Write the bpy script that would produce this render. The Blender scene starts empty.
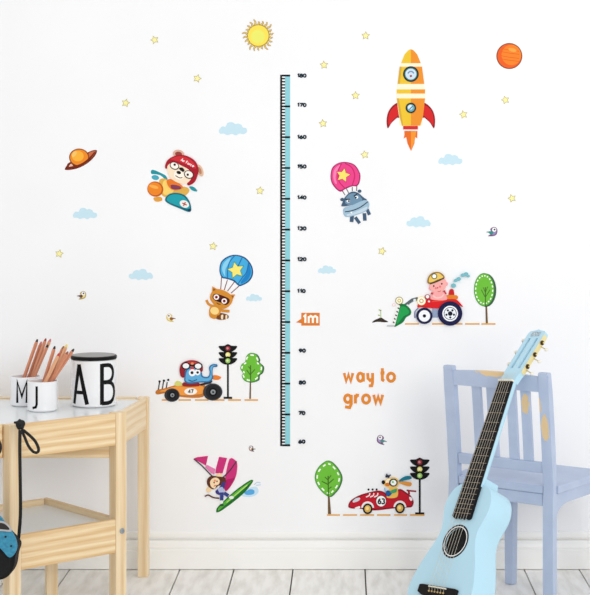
import bpy, bmesh, math, random
from mathutils import Vector, Matrix
random.seed(4)
SC = bpy.context.scene
COL = SC.collection
PI = math.pi
F, CX, HY, H, D = 1591.0, 345.0, 180.0, 1.2676, 5.2   # lens in pixels, vanishing point, eye height, distance to the wall

def W3(px, py, d):            # photograph pixel at distance d from the camera -> world point
    return Vector(((px-CX)*d/F, d-D, H-(py-HY)*d/F))

# ------------------------------------------------------------------ materials
MATS = {}
def lin(c):
    c = c/255.0
    return c/12.92 if c <= .04045 else ((c+.055)/1.055)**2.4
def col(rgb): return (lin(rgb[0]), lin(rgb[1]), lin(rgb[2]), 1)
def mat(rgb, rough=.5, metal=0.0, coat=0.0):
    k = (rgb, rough, metal, coat)
    if k in MATS: return MATS[k]
    m = bpy.data.materials.new('paint_%d_%d_%d' % rgb); m.use_nodes = True
    b = m.node_tree.nodes['Principled BSDF']
    b.inputs['Base Color'].default_value = col(rgb)
    b.inputs['Roughness'].default_value = rough
    b.inputs['Metallic'].default_value = metal
    b.inputs['Coat Weight'].default_value = coat
    b.inputs['Specular IOR Level'].default_value = .12 if rough == .46 else .4
    MATS[k] = m
    return m
def noise_mat(name, c1, c2, scale, stretch=(1,1,1), rough=.6, bump=0.0, detail=6, lo=.3, hi=.7, patches=None, pcol=(226,196,150)):
    m = bpy.data.materials.new(name); m.use_nodes = True
    nt = m.node_tree; N = nt.nodes; L = nt.links
    b = N['Principled BSDF']; b.inputs['Roughness'].default_value = rough
    tc = N.new('ShaderNodeTexCoord'); mp = N.new('ShaderNodeMapping'); mp.inputs['Scale'].default_value = stretch
    L.new(tc.outputs['Object'], mp.inputs['Vector'])
    nz = N.new('ShaderNodeTexNoise'); nz.inputs['Scale'].default_value = scale; nz.inputs['Detail'].default_value = detail
    L.new(mp.outputs[0], nz.inputs['Vector'])
    cr = N.new('ShaderNodeValToRGB')
    cr.color_ramp.elements[0].position = lo; cr.color_ramp.elements[0].color = col(c1)
    cr.color_ramp.elements[1].position = hi; cr.color_ramp.elements[1].color = col(c2)
    L.new(nz.outputs['Fac'], cr.inputs[0])
    out = cr.outputs[0]
    for (c, r) in (patches or []):
        sb = N.new('ShaderNodeVectorMath'); sb.operation = 'SUBTRACT'; sb.inputs[1].default_value = c
        L.new(tc.outputs['Object'], sb.inputs[0])
        dv = N.new('ShaderNodeVectorMath'); dv.operation = 'DIVIDE'; dv.inputs[1].default_value = r
        L.new(sb.outputs[0], dv.inputs[0])
        ln = N.new('ShaderNodeVectorMath'); ln.operation = 'LENGTH'; L.new(dv.outputs[0], ln.inputs[0])
        n2 = N.new('ShaderNodeTexNoise'); n2.inputs['Scale'].default_value = 60; L.new(tc.outputs['Object'], n2.inputs['Vector'])
        ad = N.new('ShaderNodeMath'); ad.operation = 'ADD'; L.new(ln.outputs['Value'], ad.inputs[0]); L.new(n2.outputs['Fac'], ad.inputs[1])
        lt = N.new('ShaderNodeMath'); lt.operation = 'LESS_THAN'; lt.inputs[1].default_value = 1.5; L.new(ad.outputs[0], lt.inputs[0])
        mx = N.new('ShaderNodeMixRGB'); mx.inputs['Color2'].default_value = col(pcol)
        L.new(lt.outputs[0], mx.inputs['Fac']); L.new(out, mx.inputs['Color1']); out = mx.outputs[0]
    L.new(out, b.inputs['Base Color'])
    if bump:
        bp = N.new('ShaderNodeBump'); bp.inputs['Strength'].default_value = bump; bp.inputs['Distance'].default_value = .002
        L.new(nz.outputs['Fac'], bp.inputs['Height']); L.new(bp.outputs[0], b.inputs['Normal'])
    return m
def pine(name, base, dark, seed):
    """grain runs along local X; rings drawn by a distorted wave"""
    m = bpy.data.materials.new(name); m.use_nodes = True
    nt = m.node_tree; N = nt.nodes; L = nt.links
    b = N['Principled BSDF']; b.inputs['Roughness'].default_value = .55
    tc = N.new('ShaderNodeTexCoord'); mp = N.new('ShaderNodeMapping')
    mp.inputs['Scale'].default_value = (1.1, 8, 8); mp.inputs['Location'].default_value = (seed, seed*1.7, seed*.6)
    L.new(tc.outputs['Object'], mp.inputs['Vector'])
    wv = N.new('ShaderNodeTexWave'); wv.bands_direction = 'Z'; wv.inputs['Scale'].default_value = 1.6
    wv.inputs['Distortion'].default_value = 7; wv.inputs['Detail'].default_value = 2.5; wv.inputs['Detail Scale'].default_value = .8
    L.new(mp.outputs[0], wv.inputs['Vector'])
    mp2 = N.new('ShaderNodeMapping'); mp2.inputs['Scale'].default_value = (2, 60, 60); L.new(tc.outputs['Object'], mp2.inputs['Vector'])
    nz = N.new('ShaderNodeTexNoise'); nz.inputs['Scale'].default_value = 3; nz.inputs['Detail'].default_value = 6; L.new(mp2.outputs[0], nz.inputs['Vector'])
    mul = N.new('ShaderNodeMath'); mul.operation = 'MULTIPLY'; L.new(wv.outputs['Fac'], mul.inputs[0]); mul.inputs[1].default_value = .38
    ad = N.new('ShaderNodeMath'); ad.operation = 'MULTIPLY_ADD'; L.new(nz.outputs['Fac'], ad.inputs[0]); ad.inputs[1].default_value = .9; L.new(mul.outputs[0], ad.inputs[2])
    cr = N.new('ShaderNodeValToRGB')
    cr.color_ramp.elements[0].position = .25; cr.color_ramp.elements[0].color = col(base)
    cr.color_ramp.elements[1].position = 1.05; cr.color_ramp.elements[1].color = col(dark)
    L.new(ad.outputs[0], cr.inputs[0]); L.new(cr.outputs[0], b.inputs['Base Color'])
    return m

PINE = [pine('pine_board', (245,227,196), (224,190,140), 1.3), pine('pine_rail', (246,226,188), (216,174,116), 4.1), pine('pine_post', (244,225,192), (224,192,144), 7.7)]
WHITE_GLAZE = mat((240,241,243), .18, 0, .5)
BLACK = mat((22,22,24), .45)
PATCHED = {}

# ------------------------------------------------------------------ helpers
def link(name, me, parent=None, M=None):
    o = bpy.data.objects.new(name, me); COL.objects.link(o)
    if parent is not None: o.parent = parent
    if M is not None:
        if parent is not None:
            o.matrix_local = world(parent).inverted() @ M
        else: o.matrix_world = M; o.matrix_local = M
    return o
def world(o):
    m = o.matrix_basis.copy()
    return world(o.parent) @ m if o.parent else m
def root(name, label, cat, M, group=None):
    if isinstance(M, Vector): M = Matrix.Translation(M)
    o = bpy.data.objects.new(name, None); COL.objects.link(o); o.matrix_basis = M
    o.empty_display_size = .05
    o['label'] = label; o['category'] = cat
    if group: o['group'] = group
    return o
def mesh(bm, m, smooth=False):
    me = bpy.data.meshes.new('m')
    bmesh.ops.recalc_face_normals(bm, faces=bm.faces)
    if smooth:
        for f in bm.faces: f.smooth = True
        for e in bm.edges:
            if len(e.link_faces) == 2 and e.calc_face_angle(0) > .75: e.smooth = False
    bm.to_mesh(me); bm.free()
    for x in (m if isinstance(m, (list, tuple)) else [m]): me.materials.append(x)
    return me
def bevel(bm, w, seg=2):
    bmesh.ops.bevel(bm, geom=list(bm.edges), offset=w, segments=seg, affect='EDGES', profile=.5)
def box_bm(sx, sy, sz, bv=.002, seg=2):
    bm = bmesh.new(); bmesh.ops.create_cube(bm, size=1)
    bmesh.ops.scale(bm, vec=(sx, sy, sz), verts=bm.verts)
    if bv: bevel(bm, bv, seg)
    return bm
def beam(name, a, b, w, h, m, parent, up=Vector((0,0,1)), bv=.002):
    """box from a to b; w across (horizontal), h along 'up'; local X = length"""
    a, b = Vector(a), Vector(b); x = (b-a).normalized(); y = up.cross(x).normalized(); z = x.cross(y)
    R = Matrix((x, y, z)).transposed().to_4x4(); R.translation = (a+b)/2
    return link(name, mesh(box_bm((b-a).length, w, h, bv), m), parent, R)
def lathe(prof, seg=48):
    bm = bmesh.new(); rings = []
    for r, z in prof:
        if r < 1e-6: rings.append([bm.verts.new((0,0,z))])
        else: rings.append([bm.verts.new((r*math.cos(2*PI*i/seg), r*math.sin(2*PI*i/seg), z)) for i in range(seg)])
    for A, B in zip(rings, rings[1:]):
        for i in range(seg):
            j = (i+1) % seg
            if len(A) == 1 and len(B) == 1: continue
            if len(A) == 1: bm.faces.new((A[0], B[i], B[j]))
            elif len(B) == 1: bm.faces.new((A[i], B[0], A[j]))
            else: bm.faces.new((A[i], A[j], B[j], B[i]))
    return bm
def tube_bm(pts, r, seg=8, bm=None, closed=False):
    bm = bm or bmesh.new(); pts = [Vector(p) for p in pts]; n = len(pts); rings = []
    for i, p in enumerate(pts):
        if closed: t = pts[(i+1) % n]-pts[i-1]
        else: t = pts[min(i+1, n-1)]-pts[max(i-1, 0)]
        t.normalize(); a = t.orthogonal() if i == 0 else a - t*a.dot(t); a.normalize(); b = t.cross(a)
        rr = r[i] if isinstance(r, (list, tuple)) else r
        rings.append([bm.verts.new(p+(a*math.cos(2*PI*k/seg)+b*math.sin(2*PI*k/seg))*rr) for k in range(seg)])
    pairs = list(zip(rings, rings[1:])) + ([(rings[-1], rings[0])] if closed else [])
    for A, B in pairs:
        for k in range(seg):
            bm.faces.new((A[k], A[(k+1) % seg], B[(k+1) % seg], B[k]))
    if not closed: bm.faces.new(rings[0]); bm.faces.new(rings[-1])
    return bm
def prism(outline, f0, f1, bm=None, mi=0):
    """outline (list of 2-tuples) between two mapping functions (u,v)->Vector"""
    bm = bm or bmesh.new()
    A = [bm.verts.new(f0(*p)) for p in outline]; B = [bm.verts.new(f1(*p)) for p in outline]
    fs = [bm.faces.new(A), bm.faces.new(B[::-1])]
    n = len(A)
    for i in range(n): bm.faces.new((A[i], B[i], B[(i+1) % n], A[(i+1) % n])).material_index = mi
    for f in fs: f.material_index = mi; f.normal_update()
    bmesh.ops.triangulate(bm, faces=fs)
    return bm

# 2D shapes
def ell(cx, cy, rx, ry=None, rot=0, n=28, a0=0, a1=360):
    ry = rx if ry is None else ry; c, s = math.cos(math.radians(rot)), math.sin(math.radians(rot)); out = []
    full = abs(a1-a0) >= 360; m = n if full else n+1
    for i in range(m):
        t = math.radians(a0+(a1-a0)*i/n); x, y = rx*math.cos(t), ry*math.sin(t)
        out.append((cx+x*c-y*s, cy+x*s+y*c))
    return out
def smooth(pts, k=5, closed=True):
    n = len(pts); out = []
    for i in range(n if closed else n-1):
        g = (lambda j: pts[j % n]) if closed else (lambda j: pts[max(0, min(n-1, j))])
        p0, p1, p2, p3 = g(i-1), g(i), g(i+1), g(i+2)
        for q in range(k):
            t = q/k
            out.append(tuple(.5*(2*p1[a]+(p2[a]-p0[a])*t+(2*p0[a]-5*p1[a]+4*p2[a]-p3[a])*t*t+(3*p1[a]-p0[a]-3*p2[a]+p3[a])*t**3) for a in (0, 1)))
    if not closed: out.append(tuple(pts[-1]))
    return out
def stroke(pts, w, w2=None, raw=False):
    """open polyline -> outline polygon of width w (tapering to w2)"""
    n = len(pts); L, R = [], []; w2 = w if w2 is None else w2
    for i, p in enumerate(pts):
        def nrm(a, b):
            dx, dy = b[0]-a[0], b[1]-a[1]; l = math.hypot(dx, dy) or 1e-9; return (-dy/l, dx/l)
        if i == 0: nx, ny = nrm(pts[0], pts[1]); s = 1
        elif i == n-1: nx, ny = nrm(pts[-2], pts[-1]); s = 1
        else:
            a, b = nrm(pts[i-1], p), nrm(p, pts[i+1]); nx, ny = a[0]+b[0], a[1]+b[1]; l = math.hypot(nx, ny) or 1e-9
            nx, ny = nx/l, ny/l; s = 1/max(.45, nx*a[0]+ny*a[1])
        h = (w+(w2-w)*i/(n-1))/2*s
        L.append((p[0]+nx*h, p[1]+ny*h)); R.append((p[0]-nx*h, p[1]-ny*h))
    if raw: return L+R[::-1]
    return Multi([[L[i], L[i+1], R[i+1], R[i]] for i in range(n-1)])
class Multi(list): pass
def star(cx, cy, r, r2, rot=0, n=5):
    return [(cx+(r if i % 2 == 0 else r2)*math.cos(math.radians(rot)+PI*i/n-PI/2), cy+(r if i % 2 == 0 else r2)*math.sin(math.radians(rot)+PI*i/n-PI/2)) for i in range(2*n)]

# stroke glyphs, y up, unit height
def arc(cx, cy, rx, ry, a0, a1, n=10): return [(cx+rx*math.cos(math.radians(a0+(a1-a0)*i/n)), cy+ry*math.sin(math.radians(a0+(a1-a0)*i/n))) for i in range(n+1)]
GL = {
 '0': [arc(.3,.5,.25,.42,90,450,20)], '1': [[(.12,.75),(.32,.93),(.32,.06)]],
 '2': [arc(.3,.68,.24,.25,170,-30,8)+[(.06,.07),(.56,.07)]],
 '3': [arc(.28,.7,.22,.22,150,-80,8), arc(.28,.28,.25,.24,85,-150,8)],
 '4': [[(.45,.06),(.45,.93),(.05,.32),(.6,.32)]],
 '5': [[(.52,.93),(.12,.93),(.1,.55)]+arc(.3,.32,.25,.27,100,-140,8)],
 '6': [arc(.3,.3,.23,.24,90,450,14), [(.45,.93),(.2,.7),(.07,.35)]],
 '7': [[(.04,.93),(.54,.93),(.22,.06)]],
 '8': [arc(.3,.71,.19,.2,90,450,14), arc(.3,.28,.24,.24,90,450,14)],
 '9': [arc(.3,.68,.23,.24,90,450,14), [(.53,.65),(.4,.3),(.15,.07)]],
 'w': [[(.02,.6),(.16,.05),(.32,.5),(.48,.05),(.62,.6)]],
 'a': [arc(.28,.32,.24,.27,0,360,16), [(.54,.6),(.54,.03)]],
 'y': [[(.04,.6),(.06,.25),(.28,.1),(.5,.2)], [(.54,.6),(.54,.0),(.45,-.25),(.15,-.25)]],
 't': [[(.22,.92),(.22,.15),(.42,.07)], [(.02,.6),(.45,.6)]],
 'o': [arc(.3,.32,.25,.27,0,360,18)],
 'g': [arc(.28,.34,.23,.25,0,360,16), [(.54,.6),(.54,.0),(.42,-.25),(.08,-.2)]],
 'r': [[(.08,.6),(.08,.03)], [(.08,.35),(.22,.58),(.42,.56)]],
 'm': [[(.05,.6),(.05,.03)], [(.05,.5),(.2,.62),(.34,.5),(.34,.03)], [(.34,.5),(.5,.62),(.64,.5),(.64,.03)]],
 'A': [[(.02,.0),(.33,1),(.64,.0)], [(.12,.3),(.54,.3)]],
 'i': [[(.1,.6),(.1,.0)]], 'F': [[(.08,.0),(.08,.94),(.5,.94)], [(.08,.5),(.42,.5)]],
 'c': [arc(.3,.3,.24,.27,50,310,10)], 'e': [[(.06,.32),(.54,.32)]+arc(.3,.32,.24,.27,0,300,12)],
 'B': [[(.08,.0),(.08,1)]],
}
def text_polys(s, x, y, h, w, adv=.72, rot=0, spread=1.0):
    """text centred horizontally from x, baseline y (pixels, y down)"""
    out = []; cx = 0; c, sn = math.cos(math.radians(rot)), math.sin(math.radians(rot))
    for ch in s:
        for pl in GL.get(ch, []):
            q = []
            for (a, b) in pl:
                u, v = cx+a*h*spread, -b*h
                q.append((x+u*c-v*sn, y+u*sn+v*c))
            out.append(stroke(q, w))
        cx += h*spread*({'1': .5, 'w': .8, 'm': .82, 'r': .5, 't': .55, 'i': .3, ' ': .5}.get(ch, adv))
    return out

# ------------------------------------------------------------------ stickers on the wall
def wallp(px, py, t): 
    return Vector(((px-CX)*D/F, -t, H-(py-HY)*D/F))
def flat(outs):
    if isinstance(outs, Multi): return list(outs)
    if not outs: return []
    if isinstance(outs[0], tuple): return [outs]
    r = []
    for o in outs: r += flat(o)
    return r
class Sticker:
    def __init__(s, name, label, cat, ox=0, oy=0, sc=1.0, group=None, base=0, centre=None):
        s.o = (ox, oy, sc); s.n = base; s.shapes = []
        s.cen = centre
        s.root = root(name, label, cat, Matrix.Identity(4), group); s.placed = False
    def T(s, p): return (s.o[0]+p[0]/s.o[2], s.o[1]+p[1]/s.o[2])
    def part(s, name, shapes, label=None, parent=None):
        """shapes: list of (rgb, outline or list of outlines)"""
        bm = bmesh.new(); mats = []
        if not s.placed:
            fo = shapes[0][1]
            q = [s.T(p) for p in flat(fo)[0]]; cx = sum(p[0] for p in q)/len(q); cy = sum(p[1] for p in q)/len(q)
            s.root.matrix_basis = Matrix.Translation(wallp(cx, cy, 0)); s.placed = True
        org = world(s.root).translation
        for rgb, outs in shapes:
            m = mat(rgb, .46)
            if m not in mats: mats.append(m)
            outs = flat(outs)
            t = .0005+.00016*s.n; s.n += 1
            for k, o in enumerate(outs):
                t += .000006
                q = [s.T(p) for p in o]
                prism(q, lambda a, b: wallp(a, b, -.0004)-org, lambda a, b: wallp(a, b, t)-org, bm, mats.index(m))
        o = link(name, mesh(bm, mats), parent or s.root)
        if label: o['label'] = label
        return o
def single(name, label, cat, shapes, ox=0, oy=0, sc=1.0, group=None, base=0):
    """sticker that is one mesh"""
    s = Sticker(name, label, cat, ox, oy, sc, group, base)
    o = s.part('tmp', shapes); r = s.root
    o.parent = None; o.matrix_basis = r.matrix_basis.copy()
    bpy.data.objects.remove(r); o.name = name
    o['label'] = label; o['category'] = cat
    if group: o['group'] = group
    return o

OUT = (40,38,40)
# --- stars
STARS = [(154.6,39.9,'high on the wall left of the sun'), (197.3,78.5,'halfway between the sun and the bear in the plane'), (125.7,103,'above the ringed planet, lowest near the sun'),
 (59.3,253.7,'far left, under the left cloud and over the table'), (213.2,246.3,'just left of the blue balloon'), (260,190.7,'between bear plane and height ruler'),
 (365.7,35.7,'high up left of the rocket tip'), (355.6,95.6,'left of the rocket body'), (324,65,'right of the ruler top, level with the rocket tip'), (323,123.5,'right of the ruler between numerals 170 and 160'),
 (364.8,154.7,'just above the pink balloon'), (463.5,114.6,'right of the rocket fin'), (505.4,100,'under the orange planet'), (512,198.3,'above the bird at the right'), (382,251.2,'over the tractor and below the hippo')]
for i, (x, y, where) in enumerate(STARS):
    rt = (i*37) % 40-20
    single('star_sticker', 'small yellow outlined star decal, ' + where, 'wall sticker',
        [((176,164,80), star(x, y, 4.5, 2.3, rt)), ((250,242,170), star(x, y, 3.5, 1.75, rt))], group='star decals on the wall')
# --- clouds
def cloud(x, y, w, where, flip=1):
    k = w/24.0; P = [(-12,1),(-9.5,-2.4),(-6.5,-2.2),(-4.5,-5.5),(-.5,-6),(2,-4.5),(4.5,-5),(7.5,-3.5),(8.5,-1.6),(11.5,-.8),(12,2.2),(9,4.2),(5.5,3.6),(2.5,5.2),(-1,4),(-5,5),(-8,3.6),(-11,3.8)]
    single('cloud_sticker', 'pale blue cloud decal ' + where, 'wall sticker', [((200,229,241), smooth([(x+a*k*flip, y+b*k) for a, b in P], 4))], group='cloud decals on the wall')
for c in [(233,129.3,28,'left of the ruler, level with numeral 160',1),(85,214,24,'below the ringed planet',1),(141,275,24,'left of the blue balloon, halfway down the wall',-1),(450.3,160,24,'right of the pink balloon, under the rocket',1),
          (418.6,222.3,24,'above the tractor and pig',-1),(327,270,18,'right of the ruler, level with numeral 120',1),(254,298,16,'beside the raccoon, right of its balloon strings',1)]: cloud(*c)

# --- sun
s = Sticker('sun_sticker', 'round yellow sun decal with curly brown rays at top of wall', 'wall sticker', 235, 10, 13.11)
rays = []
for i in range(22):
    a = 2*PI*i/22+.1; r0, r1 = 145, 185+(i*53 % 4)*12
    c, sn = 310, 335; w = .2
    rays.append(smooth([(c+r0*math.cos(a), sn+r0*math.sin(a)), (c+(r0+r1)/2*math.cos(a+.1), sn+(r0+r1)/2*math.sin(a+.1)), (c+r1*math.cos(a+.02), sn+r1*math.sin(a+.02))], 3, False))
s.part('rays', [((160,130,60), [stroke(r, 30, 14) for r in rays]), ((240,205,110), [stroke(r, 14, 4) for r in rays])])
s.part('disc', [((176,140,40), ell(306,335,148)), ((250,226,90), ell(306,335,136)), ((238,236,110), ell(300,350,90))])
# --- ringed planet
s = Sticker('ringed_planet_sticker', 'orange planet decal with a dark red ring, upper left', 'wall sticker', 55, 140, 11.8)
s.part('ring', [((120,45,20), smooth([(118,350),(140,300),(175,262),(400,140),(480,118),(495,135),(470,190),(400,262),(300,322),(200,350)])), ((205,110,70), smooth([(400,150),(470,132),(475,150),(440,200),(400,225)])), ((236,190,170), smooth([(165,310),(190,280),(215,310),(180,325)]))])
s.part('planet', [((130,62,20), ell(285,205,118,104)), ((240,140,40), ell(285,205,107,94)), ((250,180,60), ell(270,190,70,62)), ((246,200,110), ell(228,165,22,40,35))])
s.part('ring', [((120,40,20), stroke(smooth([(140,335),(220,320),(320,285),(410,215),(470,145)], 5, False), 30, 14))], 'front half of the ring')
# --- orange planet
s = Sticker('orange_planet_sticker', 'round orange striped planet decal at upper right', 'wall sticker', 490, 35, 14.75)
s.part('planet', [((134,62,28), ell(285,310,192)), ((238,96,36), ell(285,310,178)), ((248,132,40), ell(315,295,145,150)),
   ((226,104,28), [stroke(smooth([(165,y+dy),(280,y+22+dy),(430,y+40+dy)], 4, False), 10) for y, dy in ((190,10),(245,0),(300,5),(355,-5))]), ((252,168,70), ell(330,220,60,26,15))])
# --- rocket
s = Sticker('rocket_sticker', 'large yellow and orange rocket decal with red fins', 'wall sticker', 370, 30, 4.577)
YL, OR, CR, RD = (238,196,52), (238,146,44), (253,243,214), (214,36,40)
for k in (1, -1):
    f = lambda P: [((187+k*(x-187)), y) for x, y in P]
    s.part('fin', [((150,24,30), smooth(f([(235,335),(262,340),(288,370),(298,410),(293,450),(275,425),(250,402),(238,398)]), 4)), (RD, smooth(f([(238,345),(262,350),(284,376),(291,410),(288,436),(272,416),(248,394),(240,388)]), 4))], ('right' if k > 0 else 'left') + ' red fin')
s.part('flame', [((232,110,36), [(157,462),(217,462),(216,495),(219,497),(207,490),(203,520),(188,554),(172,520),(166,490),(154,497),(158,480)]), ((244,150,50), [(187,462),(212,462),(203,515),(188,548)])])
s.part('body', [(CR, smooth([(187,88),(212,105),(228,140),(240,200),(252,280),(250,330),(240,400),(232,440),(142,440),(134,400),(124,330),(122,280),(132,200),(146,140),(162,105)], 4)),
   (YL, [[(187,88),(175,93),(158,112),(142,152),(187,152)], [(136,168),(187,168),(187,247),(126,247)], [(122,272),(187,272),(187,291),(122,291)], [(122,313),(187,313),(187,438),(146,438),(136,400)]]),
   (OR, [[(187,88),(199,93),(216,112),(232,152),(187,152)], [(187,168),(238,168),(248,247),(187,247)], [(187,272),(252,272),(252,291),(187,291)], [(187,313),(252,313),(242,400),(230,438),(187,438)]]),
   ((214,170,50), [[(136,168),(146,168),(136,247),(126,247)], [(122,313),(132,313),(152,438),(146,438),(136,400)]]), ((214,44,40), [(152,439),(219,439),(219,455),(152,455)])])
s.part('window', [((24,44,48), ell(187,202,36)), ((70,130,130), ell(187,202,29)), ((206,226,240), ell(187,202,25)), ((120,150,190), [stroke(ell(187,204,14,14,0,12,200,340), 6)]), ((170,40,50), ell(187,211,5))], 'large round window')
s.part('window', [((24,44,48), ell(187,357,24)), ((110,170,180), ell(187,357,17)), ((226,238,246), ell(184,354,11)), ((60,120,170), [stroke([(180,364),(194,350)], 5)])], 'small round window')

# --- bear in plane
s = Sticker('bear_plane_sticker', 'decal of a bear pilot in red helmet flying a teal and yellow plane', 'wall sticker', 135, 140, 7.375)
TE = (30,148,160)
s.part('airplane', [(TE, smooth([(118,228),(135,220),(180,238),(225,262),(240,290),(225,292),(190,262),(150,252),(122,250)])), ((70,170,190), ell(150,277,28,18,10)),
   ((224,176,80), smooth([(185,290),(235,290),(290,350),(370,345),(402,372),(370,410),(300,420),(220,420),(190,390),(180,330)])), ((250,212,110), smooth([(215,300),(250,305),(290,360),(260,400),(215,400),(200,350)])),
   ((196,92,30), ell(150,362,60,56,20)), ((240,136,40), ell(146,360,52,47,20)), ((248,176,80), ell(140,345,34,12,15)), ((228,160,60), smooth([(140,425),(190,420),(200,445),(170,455),(145,448)])),
   (TE, smooth([(400,345),(430,345),(458,370),(452,380),(420,370)])),
   ((14,104,120), smooth([(222,440),(250,400),(310,390),(370,410),(405,460),(415,515),(395,530),(330,505),(250,470)])), ((34,160,172), smooth([(234,438),(258,408),(310,400),(362,418),(394,462),(402,508),(330,490),(258,462)])),
   ((240,240,236), ell(365,472,36,26,25)), ((190,80,60), [stroke([(350,465),(382,480)], 9), stroke([(372,458),(358,486)], 9)]), ((20,60,90), ell(402,516,13,10))])
s.part('bear', [((222,180,160), ell(322,102,42,30,10)), ((150,70,60), ell(322,104,26,18,10)), ((226,188,160), ell(480,225,22,46,-20)), ((186,130,100), ell(478,226,12,28,-20)),
   ((232,120,40), smooth([(235,300),(270,290),(340,330),(350,355),(290,370),(250,345)])), ((130,60,90), smooth([(268,330),(330,340),(335,362),(275,362)])),
   ((250,228,200), smooth([(240,180),(290,165),(380,200),(430,250),(420,300),(380,325),(310,312),(250,262)]))])
s.part('helmet', [((168,28,44), smooth([(222,200),(240,150),(290,118),(345,110),(400,124),(448,160),(470,215),(462,262),(440,310),(400,335),(384,322),(405,300),(418,275),(420,245),(392,215),(345,190),(300,168),(262,172),(242,190),(236,212)], 4)),
   ((208,48,56), smooth([(262,142),(300,124),(350,120),(400,138),(440,175),(448,212),(400,190),(340,165),(290,150)])), ((255,240,240), text_polys('Air Force', 338, 152, 20, 4.5, rot=28))])
s.part('face', [((40,34,34), ell(292,190,36,28,25)), ((252,246,236), ell(292,189,30,22,25)), ((60,30,20), ell(294,182,9)), ((40,34,34), ell(398,255,36,30,25)), ((252,246,236), ell(398,254,30,24,25)), ((60,30,20), ell(390,256,9)),
   ((30,28,30), smooth([(325,208),(350,204),(366,224),(350,236)])), ((255,245,230), ell(325,258,40,34,25)), ((24,22,24), ell(324,240,17,12,20)), ((90,50,40), [stroke(smooth([(300,262),(315,272),(335,280),(350,276)], 3, False), 6)])])

# --- raccoon under blue balloon
s = Sticker('raccoon_balloon_sticker', 'decal of a brown raccoon hanging from a blue hot air balloon', 'wall sticker', 195, 245, 7.375)
s.part('string', [((120,50,50), [stroke(p, 6) for p in ([(196,235),(190,325)], [(240,255),(216,332)], [(298,262),(240,340)], [(330,298),(266,355)])])])
s.part('balloon', [((30,80,130), smooth([(180,190),(192,125),(240,85),(300,72),(370,92),(418,150),(428,215),(400,268),(345,300),(318,298),(285,268),(235,250),(198,240)])),
   ((70,175,226), smooth([(188,190),(200,130),(245,93),(300,80),(364,100),(410,155),(418,212),(393,260),(345,290),(320,288),(290,258),(238,241),(204,232)])),
   ((140,210,240), smooth([(200,180),(215,130),(262,92),(250,130),(225,180),(222,230)])), ((30,130,200), smooth([(398,140),(412,200),(390,255),(345,285),(340,270),(380,210)])),
   ((40,110,170), [stroke(smooth([(295,76),(256,125),(242,180),(240,245)], 4, False), 7), stroke(smooth([(348,92),(330,130),(300,190)], 4, False), 7), stroke(smooth([(396,126),(380,200),(350,240),(315,290)], 4, False), 7)]),
   ((50,140,90), star(302,186,68,34,-12)), ((250,234,120), star(302,186,60,30,-12))])
BRN = (214,142,50)
s.part('raccoon', [((120,66,24), smooth([(150,520),(180,500),(240,515),(245,540),(200,552),(160,545)])), ((244,226,190), [smooth([(192,520),(208,514),(206,546),(194,546)], 3), smooth([(226,518),(238,520),(236,544),(226,546)], 3)]),
   (BRN, [stroke(smooth([(85,405),(100,435),(130,450)], 4, False), 18), stroke(smooth([(175,475),(210,485),(255,488)], 4, False), 20)]), (BRN, smooth([(105,480),(125,445),(175,445),(192,480),(180,515),(165,520),(150,545),(110,530)])), ((250,216,140), ell(145,485,32,28,20)),
   (BRN, [[(125,350),(128,305),(165,325)], [(255,365),(296,365),(280,400)]]), ((140,80,30), [[(133,345),(136,318),(156,332)], [(264,372),(286,374),(278,392)]]),
   (BRN, smooth([(128,345),(180,325),(250,355),(278,395),(262,440),(215,470),(160,455),(118,410),(112,375)])), ((80,30,24), smooth([(130,385),(145,360),(190,368),(250,395),(252,425),(225,442),(190,425),(150,410)])),
   ((255,250,246), [ell(158,384,20), ell(216,413,20)]), ((180,50,60), [ell(158,384,11), ell(216,413,11)]), ((20,18,20), [ell(158,384,6), ell(216,413,6), ell(182,412,10,8)]), ((60,30,20), [stroke(smooth([(160,425),(175,435),(190,436)], 3, False), 5)])])

# --- hippo under pink balloon
s = Sticker('hippo_balloon_sticker', 'decal of a grey blue hippo hanging from a pink balloon', 'wall sticker', 320, 150, 7.433)
s.part('string', [((90,60,80), [stroke(p, 6) for p in ([(158,290),(186,335)], [(196,288),(214,320)], [(240,275),(240,306)], [(274,265),(272,304)])])])
s.part('balloon', [((160,40,100), smooth([(78,190),(92,130),(140,95),(200,90),(260,112),(298,175),(296,235),(275,268),(240,270),(190,290),(150,310),(110,280),(85,240)])),
   ((236,70,140), smooth([(85,190),(98,135),(142,102),(200,97),(255,118),(290,175),(288,232),(270,260),(236,262),(188,281),(150,300),(116,273),(92,236)])),
   ((248,130,180), smooth([(98,190),(110,140),(150,110),(130,150),(116,200),(125,250),(108,240)])), ((206,40,110), [stroke(smooth([(185,98),(235,130),(258,190),(240,262)], 5, False), 8), stroke(smooth([(160,100),(135,160),(140,230),(185,285)], 5, False), 8)]),
   ((190,60,90), star(172,188,60,30,12)), ((250,228,110), star(172,188,52,26,12))])
HB, HD = (112,146,172), (66,92,118)
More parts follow.
